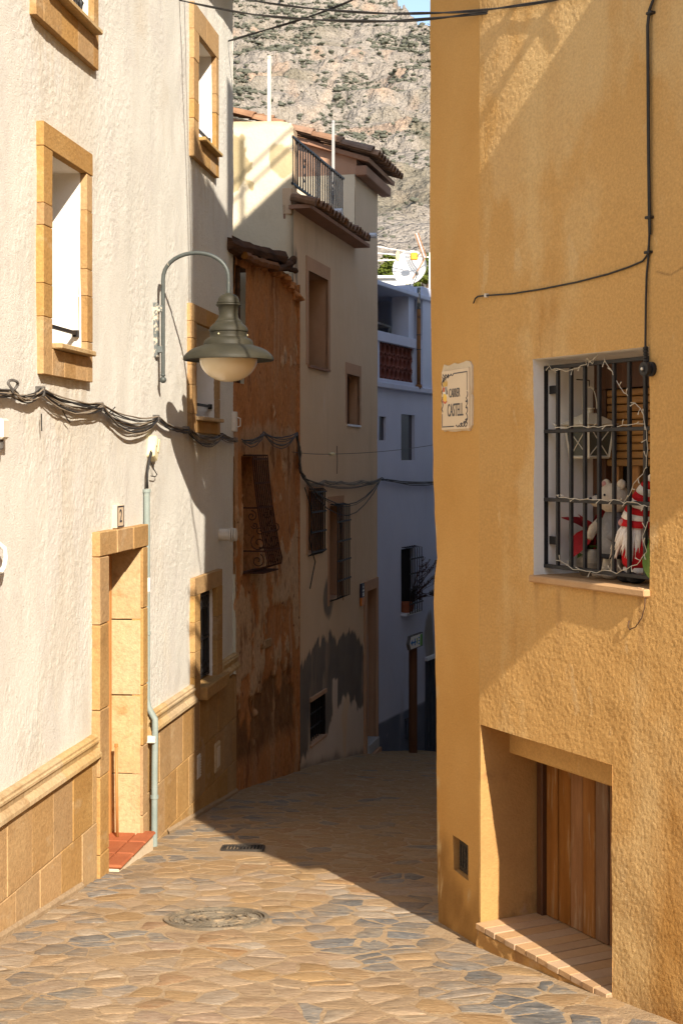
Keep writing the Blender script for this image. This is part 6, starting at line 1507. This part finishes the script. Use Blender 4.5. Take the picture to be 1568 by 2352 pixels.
# neighbour's white parapet behind
a, b = at(860, 637, 26), at(930, 652, 26)
T = Thing('white_parapet', 'sunlit white rooftop parapet behind the satellite dish', 'parapet', WORLDF, a.x, 26, 0)
T.add('wall', MB().box(a.x - 1, b.x, 26, 26.25, -4, at(860, 640, 26).z), 'white_paint'); T.add('coping', MB().box(a.x - 1, b.x + .05, 25.93, 26.3, at(860, 640, 26).z, at(860, 636, 26).z + .02, .01), 'white_paint'); T.add('post', MB().box(at(913, 0, 25.8).x, at(921, 0, 25.8).x, 25.7, 25.9, -4, at(913, 652, 25.8).z), 'white_paint')

# ------------------------------------------------------------------ cables further along
nb_ = nod(B_, [(540, 1012), (592, 996), (668, 997)], -.06)
T = Thing('cable_swag', 'loose black cables looped across the brown ruin to its corner', 'cables', B_, nb_[1][0], -.06, nb_[1][2] - .2)
bundle(T, nb_, [.10, .16], 7, .0055, ['cable_black', 'cable_grey', 'cable_black'], 5, .02)
nd = nod(B_, [(668, 997), (673, 1040), (674, 1075), (684, 1098)], -.06) 
bundle(T, nd, [.0, .02, .02], 7, .008, ['cable_black', 'cable_black', 'cable_grey'], 6, .03)
ng = nod(G_, [(688, 1100), (866, 1100)], -.05)
T = Thing('hanging_cables', 'dark cables drooping below a pale bundle along the beige facade', 'cables', G_, ng[0][0], -.05, ng[0][2] - .5)
bundle(T, ng, [.62], 5, .006, ['cable_black', 'cable_black', 'cable_grey'], 7, .015)
ng2 = nod(G_, [(690, 1098), (705, 1112), (735, 1104), (775, 1108), (820, 1106), (866, 1100)], -.04)
bundle(T, ng2, [.02, .04, .05, .05, .05], 6, .007, ['cable_pale', 'cable_grey', 'cable_pale'], 8, .02)
pth = [G_.uv(x, y) for x, y in ((694, 1120), (707, 1160), (711, 1200), (705, 1240), (712, 1270), (718, 1290), (712, 1320), (706, 1352))]
T.add('loose_cable', MB().tube([(a, -.03, b) for a, b in pth], .007, 5), 'cable_black', smooth=True)
pth = [G_.uv(x, y) for x, y in ((770, 1024), (771, 1060), (770, 1088))]; T.add('drop_cable', MB().tube([(a, -.02, b) for a, b in pth], .004, 5), 'cable_brown')
nw = nod(W_, [(868, 1100), (880, 1102), (1010, 1106)], -.04)
T = Thing('cable_run', 'grey cables strung along the upper wall of the bluish white house', 'cables', W_, nw[0][0], -.04, nw[0][2] - .2)
bundle(T, nw, [.01, .09], 5, .007, ['cable_grey', 'cable_black'], 9, .02)
pa, pbq, pc = at(670, 1038, 15.6), at(762, 1043, 17.0), at(1010, 1019, 20.5)
T = Thing('span_wire', 'thin wire with small yellow marker spanning the shaded street', 'wire', WORLDF, pbq.x, pbq.y, pbq.z)
T.add('wire', MB().tube(sagged(pa, pbq, .01, 6) + sagged(pbq, pc, .03, 9)[1:], .0035, 4), 'cable_grey'); T.add('marker', MB().ellipsoid(tuple(pbq), (.045, .03, .024), 10, 6), 'cream_plastic', smooth=True)
# overhead cables between the houses
def span(name, label, pl, r, strands=2):
    P3 = [at(*q) for q in pl]; T = Thing(name, label, 'cable', WORLDF, P3[0].x, P3[0].y, P3[0].z)
    cat = []
    for k in range(len(P3) - 1):
        a0 = P3[max(k - 1, 0)]; a1 = P3[k]; a2 = P3[k + 1]; a3 = P3[min(k + 2, len(P3) - 1)]
        for t in [q / 6 for q in range(6)]:
            cat.append(.5 * ((2 * a1) + (a2 - a0) * t + (2 * a0 - 5 * a1 + 4 * a2 - a3) * t * t + (3 * a1 - a0 - 3 * a2 + a3) * t ** 3))
    cat.append(P3[-1])
    for s in range(strands):
        T.add('strand', MB().tube([(p.x, p.y + .5 * r * math.cos(k * .5 + 3.14 * s), p.z + .9 * r * math.sin(k * .5 + 3.14 * s)) for k, p in enumerate(cat)], r, 5), 'cable_black', smooth=True)
span('overhead_cable', 'lower black cable strung across the top between the two houses', [(396, -6, 11.6), (420, 2, 11.35), (560, 30, 10.2), (700, 44, 9.1), (860, 49, 8.0), (990, 43, 7.6), (1150, 25, 7.2), (1300, 8, 6.7), (1400, -6, 6.4), (1500, -22, 6.15)], .0052)
span('overhead_cable', 'upper black cable strung across the top between the two houses', [(426, -28, 11.55), (560, -2, 10.3), (700, 18, 9.2), (860, 30, 8.0), (990, 30, 7.6), (1100, 24, 7.3), (1250, 4, 6.8), (1340, -14, 6.5)], .0045)
span('overhead_cable', 'black cable rising steeply from the left house corner', [(516, 97, 13.35), (600, 72, 12.8), (700, 42, 12.2), (800, 4, 11.6), (900, -46, 11.0)], .006)

# ================================================================== the mountain behind
ph = np.concatenate([np.linspace(-16, -5.8, 36), np.linspace(-5.7, 4.6, 190), np.linspace(4.75, 16, 40)])
rr_ = np.concatenate([np.linspace(34, 160, 16), np.linspace(168, 420, 90), np.linspace(422, 1000, 420), np.linspace(1004, 1400, 30)])
PH, RR = np.meshgrid(np.radians(ph), rr_, indexing='ij')
Xm, Ym = RR * np.sin(PH), RR * np.cos(PH)
tb = np.interp(RR, [34, 60, 110, 170, 230, 300, 400, 480, 560, 650, 740, 830, 920, 1000, 1080, 1400], [-.13, -.05, .02, .080, .122, .140, .158, .176, .20, .232, .262, .292, .320, .348, .372, .30])
crest = .3130 + (np.radians(2.65) - PH) * 1.15 + .006 * fbm(PH * 260, PH * 0 + 3, 4, 110)
over = tb - crest; tb = np.where(over > 0, crest - over * .8, tb)
amp = np.clip((RR - 120) / 300, 0, 1)
rid = 1 - np.abs(fbm(Xm / 46, Ym / 62, 4, 101)) * 2
n_big = fbm(Xm / 120, Ym / 130, 4, 102)
cl = fbm(Xm / 16, Ym / 24, 5, 103, .6)
Zm = tb * RR + amp * (n_big * 14 + rid * 7 + cl * 5.5) + CZ
st = fbm(Xm / 60, Ym / 60, 3, 105) * 12
step_ = 13.0; q = (Zm + st) / step_; fr = q - np.floor(q)
Zm = Zm + amp * (np.clip((fr - .55) * 3, 0, 1) - fr) * step_ * .42                          # bands of cliff and ledge
gully = lambda px, py, pl: np.min([np.hypot((px - (a[0] + (b[0] - a[0]) * t)), (py - (a[1] + (b[1] - a[1]) * t))) for a, b in zip(pl[:-1], pl[1:]) for t in np.linspace(0, 1, 9)], axis=0)
pxm = PCX + PF * np.tan(PH); pym = PHY - PF * (Zm - CZ) / Ym
gp_ = np.vectorize(lambda a, b: 0.0)
scree = np.minimum(gully(pxm, pym, [(772, 130), (770, 170), (752, 215), (735, 245), (716, 262), (700, 285), (712, 310), (700, 330)]), gully(pxm, pym, [(672, 215), (690, 250), (716, 262)]) + 4)
scw = np.clip(1.35 - (scree + 5 * fbm(Xm / 6, Ym / 8, 3, 106)) / np.interp(pym, [120, 300], [5, 13]), 0, 1)
v = np.stack([Xm, Ym, Zm], -1).reshape(-1, 3); nr_ = len(rr_)
idx = np.arange(len(ph) * nr_).reshape(len(ph), nr_)
fq = np.stack([idx[:-1, :-1], idx[1:, :-1], idx[1:, 1:], idx[:-1, 1:]], -1).reshape(-1, 4)
me = bpy.data.meshes.new('mountain'); me.vertices.add(len(v)); me.vertices.foreach_set('co', v.ravel())
me.loops.add(len(fq) * 4); me.loops.foreach_set('vertex_index', fq.ravel()); me.polygons.add(len(fq)); me.polygons.foreach_set('loop_start', np.arange(0, len(fq) * 4, 4)); me.polygons.foreach_set('loop_total', np.full(len(fq), 4))
me.update(); me.validate(); me.materials.append(MATS['rock']); me.polygons.foreach_set('use_smooth', [True] * len(fq))
mt = link('mountain', me); mt['kind'] = 'structure'
soil = np.clip((fbm(Xm / 45, Ym / 30, 4, 107) * 1.2 + np.interp(RR, [170, 420, 560], [.8, .25, -.25])) * 2, 0, .85)
warm = np.clip((fbm(Xm / 22, Ym / 34, 4, 108) - .22) * 4, 0, .8) * np.clip((RR - 380) / 200, 0, 1)
set_attr(mt, 'scree', scw); set_attr(mt, 'soil', soil * (1 - scw)); set_attr(mt, 'warm', warm)
# scrub dotted over the rock
ico = [(0, 0, 1)] + [(.894 * math.cos(k * 1.2566), .894 * math.sin(k * 1.2566), .447) for k in range(5)] + [(.894 * math.cos(k * 1.2566 + .628), .894 * math.sin(k * 1.2566 + .628), -.447) for k in range(5)] + [(0, 0, -1)]
icf = [(0, 1 + k, 1 + (k + 1) % 5) for k in range(5)] + [(1 + k, 6 + k, 1 + (k + 1) % 5) for k in range(5)] + [(1 + (k + 1) % 5, 6 + k, 6 + (k + 1) % 5) for k in range(5)] + [(11, 6 + (k + 1) % 5, 6 + k) for k in range(5)]
ico = np.array(ico); icf = np.array(icf)
def blobs(name, C, S, m, seed, kind='stuff'):
    rg = np.random.default_rng(seed); n = len(C)
    V_ = ico[None] * (1 + rg.uniform(-.38, .38, (n, 12, 1))) * S[:, None, :] + C[:, None, :]
    F_i = (icf[None] + (np.arange(n) * 12)[:, None, None]).reshape(-1, 3); V_ = V_.reshape(-1, 3)
    me = bpy.data.meshes.new(name); me.vertices.add(len(V_)); me.vertices.foreach_set('co', V_.ravel()); me.loops.add(len(F_i) * 3); me.loops.foreach_set('vertex_index', F_i.ravel())
    me.polygons.add(len(F_i)); me.polygons.foreach_set('loop_start', np.arange(0, len(F_i) * 3, 3)); me.polygons.foreach_set('loop_total', np.full(len(F_i), 3)); me.update(); me.materials.append(MATS[m])
    o = link(name, me)
    if kind: o['kind'] = kind
    return o
rg = np.random.default_rng(3)
sel = (PH > np.radians(-6)) & (PH < np.radians(5)) & (RR > 175) & (RR < 1050)
ii = np.argwhere(sel); 
dens = np.clip(fbm(Xm / 26, Ym / 26, 4, 120) * 1.7 + .0, .04, 1) * np.clip(1 - scw * 3, 0, 1) * (1 - .85 * np.clip(warm * 1.6, 0, 1))
w = dens[sel] * (RR[sel] / 600) ** 1.0; w /= w.sum()
pick = rg.choice(len(ii), 11000, p=w); P_ = ii[pick]
C0 = np.stack([Xm[P_[:, 0], P_[:, 1]], Ym[P_[:, 0], P_[:, 1]], Zm[P_[:, 0], P_[:, 1]]], -1) + rg.uniform(-1, 1, (11000, 3)) * (1.2, 1.2, .2)
sz = .28 + 1.25 * rg.random(11000) ** 4.2; Rv = np.hypot(C0[:, 0], C0[:, 1]); sz *= np.clip(Rv / 600, .35, 1.25)
CC, SC = [], []
for k in range(3):
    o3 = rg.uniform(-.7, .7, (11000, 3)) * sz[:, None] * (k > 0); CC.append(C0 + o3 + (0, 0, .25) * sz[:, None]); SC.append(sz[:, None] * rg.uniform(.55, 1.0, (11000, 3)) * (1.25, 1, .62))
o = blobs('mountain_scrub', np.concatenate(CC), np.concatenate(SC), 'shrub', 4)
tag(o, 'dark green scrub dotted over the bare rocky mountainside', 'scrub')
# pine wood at the foot of the slope
C_, S_2 = [], []; tr = MB(); rp_ = random.Random(17)
for k in range(46):
    x = rp_.uniform(845, 1030); Yp = rp_.uniform(150, 260)
    if k < 10: x = rp_.uniform(640, 860)
    ang = math.atan((x - PCX) / PF); j = int(np.argmin(np.abs(rr_ - Yp))); i = int(np.argmin(np.abs(np.radians(ph) - ang)))
    bx_, by_, bz_ = Xm[i, j], Ym[i, j], Zm[i, j]; h = rp_.uniform(3.0, 6.0); cwid = h * rp_.uniform(.34, .46)
    tr.tube([(bx_, by_, bz_ - .5), (bx_ + rp_.uniform(-.3, .3), by_, bz_ + h * .6)], [.16, .09], 5)
    for _ in range(90):
        t = rp_.random(); a = rp_.uniform(0, 6.28); rd_ = cwid * math.sqrt(rp_.random()) * math.sin(math.pi * (.18 + .8 * t)) ** .7
        C_.append((bx_ + rd_ * math.cos(a), by_ + rd_ * math.sin(a), bz_ + h * (.30 + .68 * t))); s = rp_.uniform(.16, .42); S_2.append((s, s, s * .6))
o = blobs('pine_wood', np.array(C_), np.array(S_2), 'pine', 9); tag(o, 'sunlit green pine wood at the foot of the mountain', 'pine wood')
tk = link('trunks', make_mesh('trunks', tr.v, tr.f, 'trunk'), o); tk['kind'] = 'stuff'
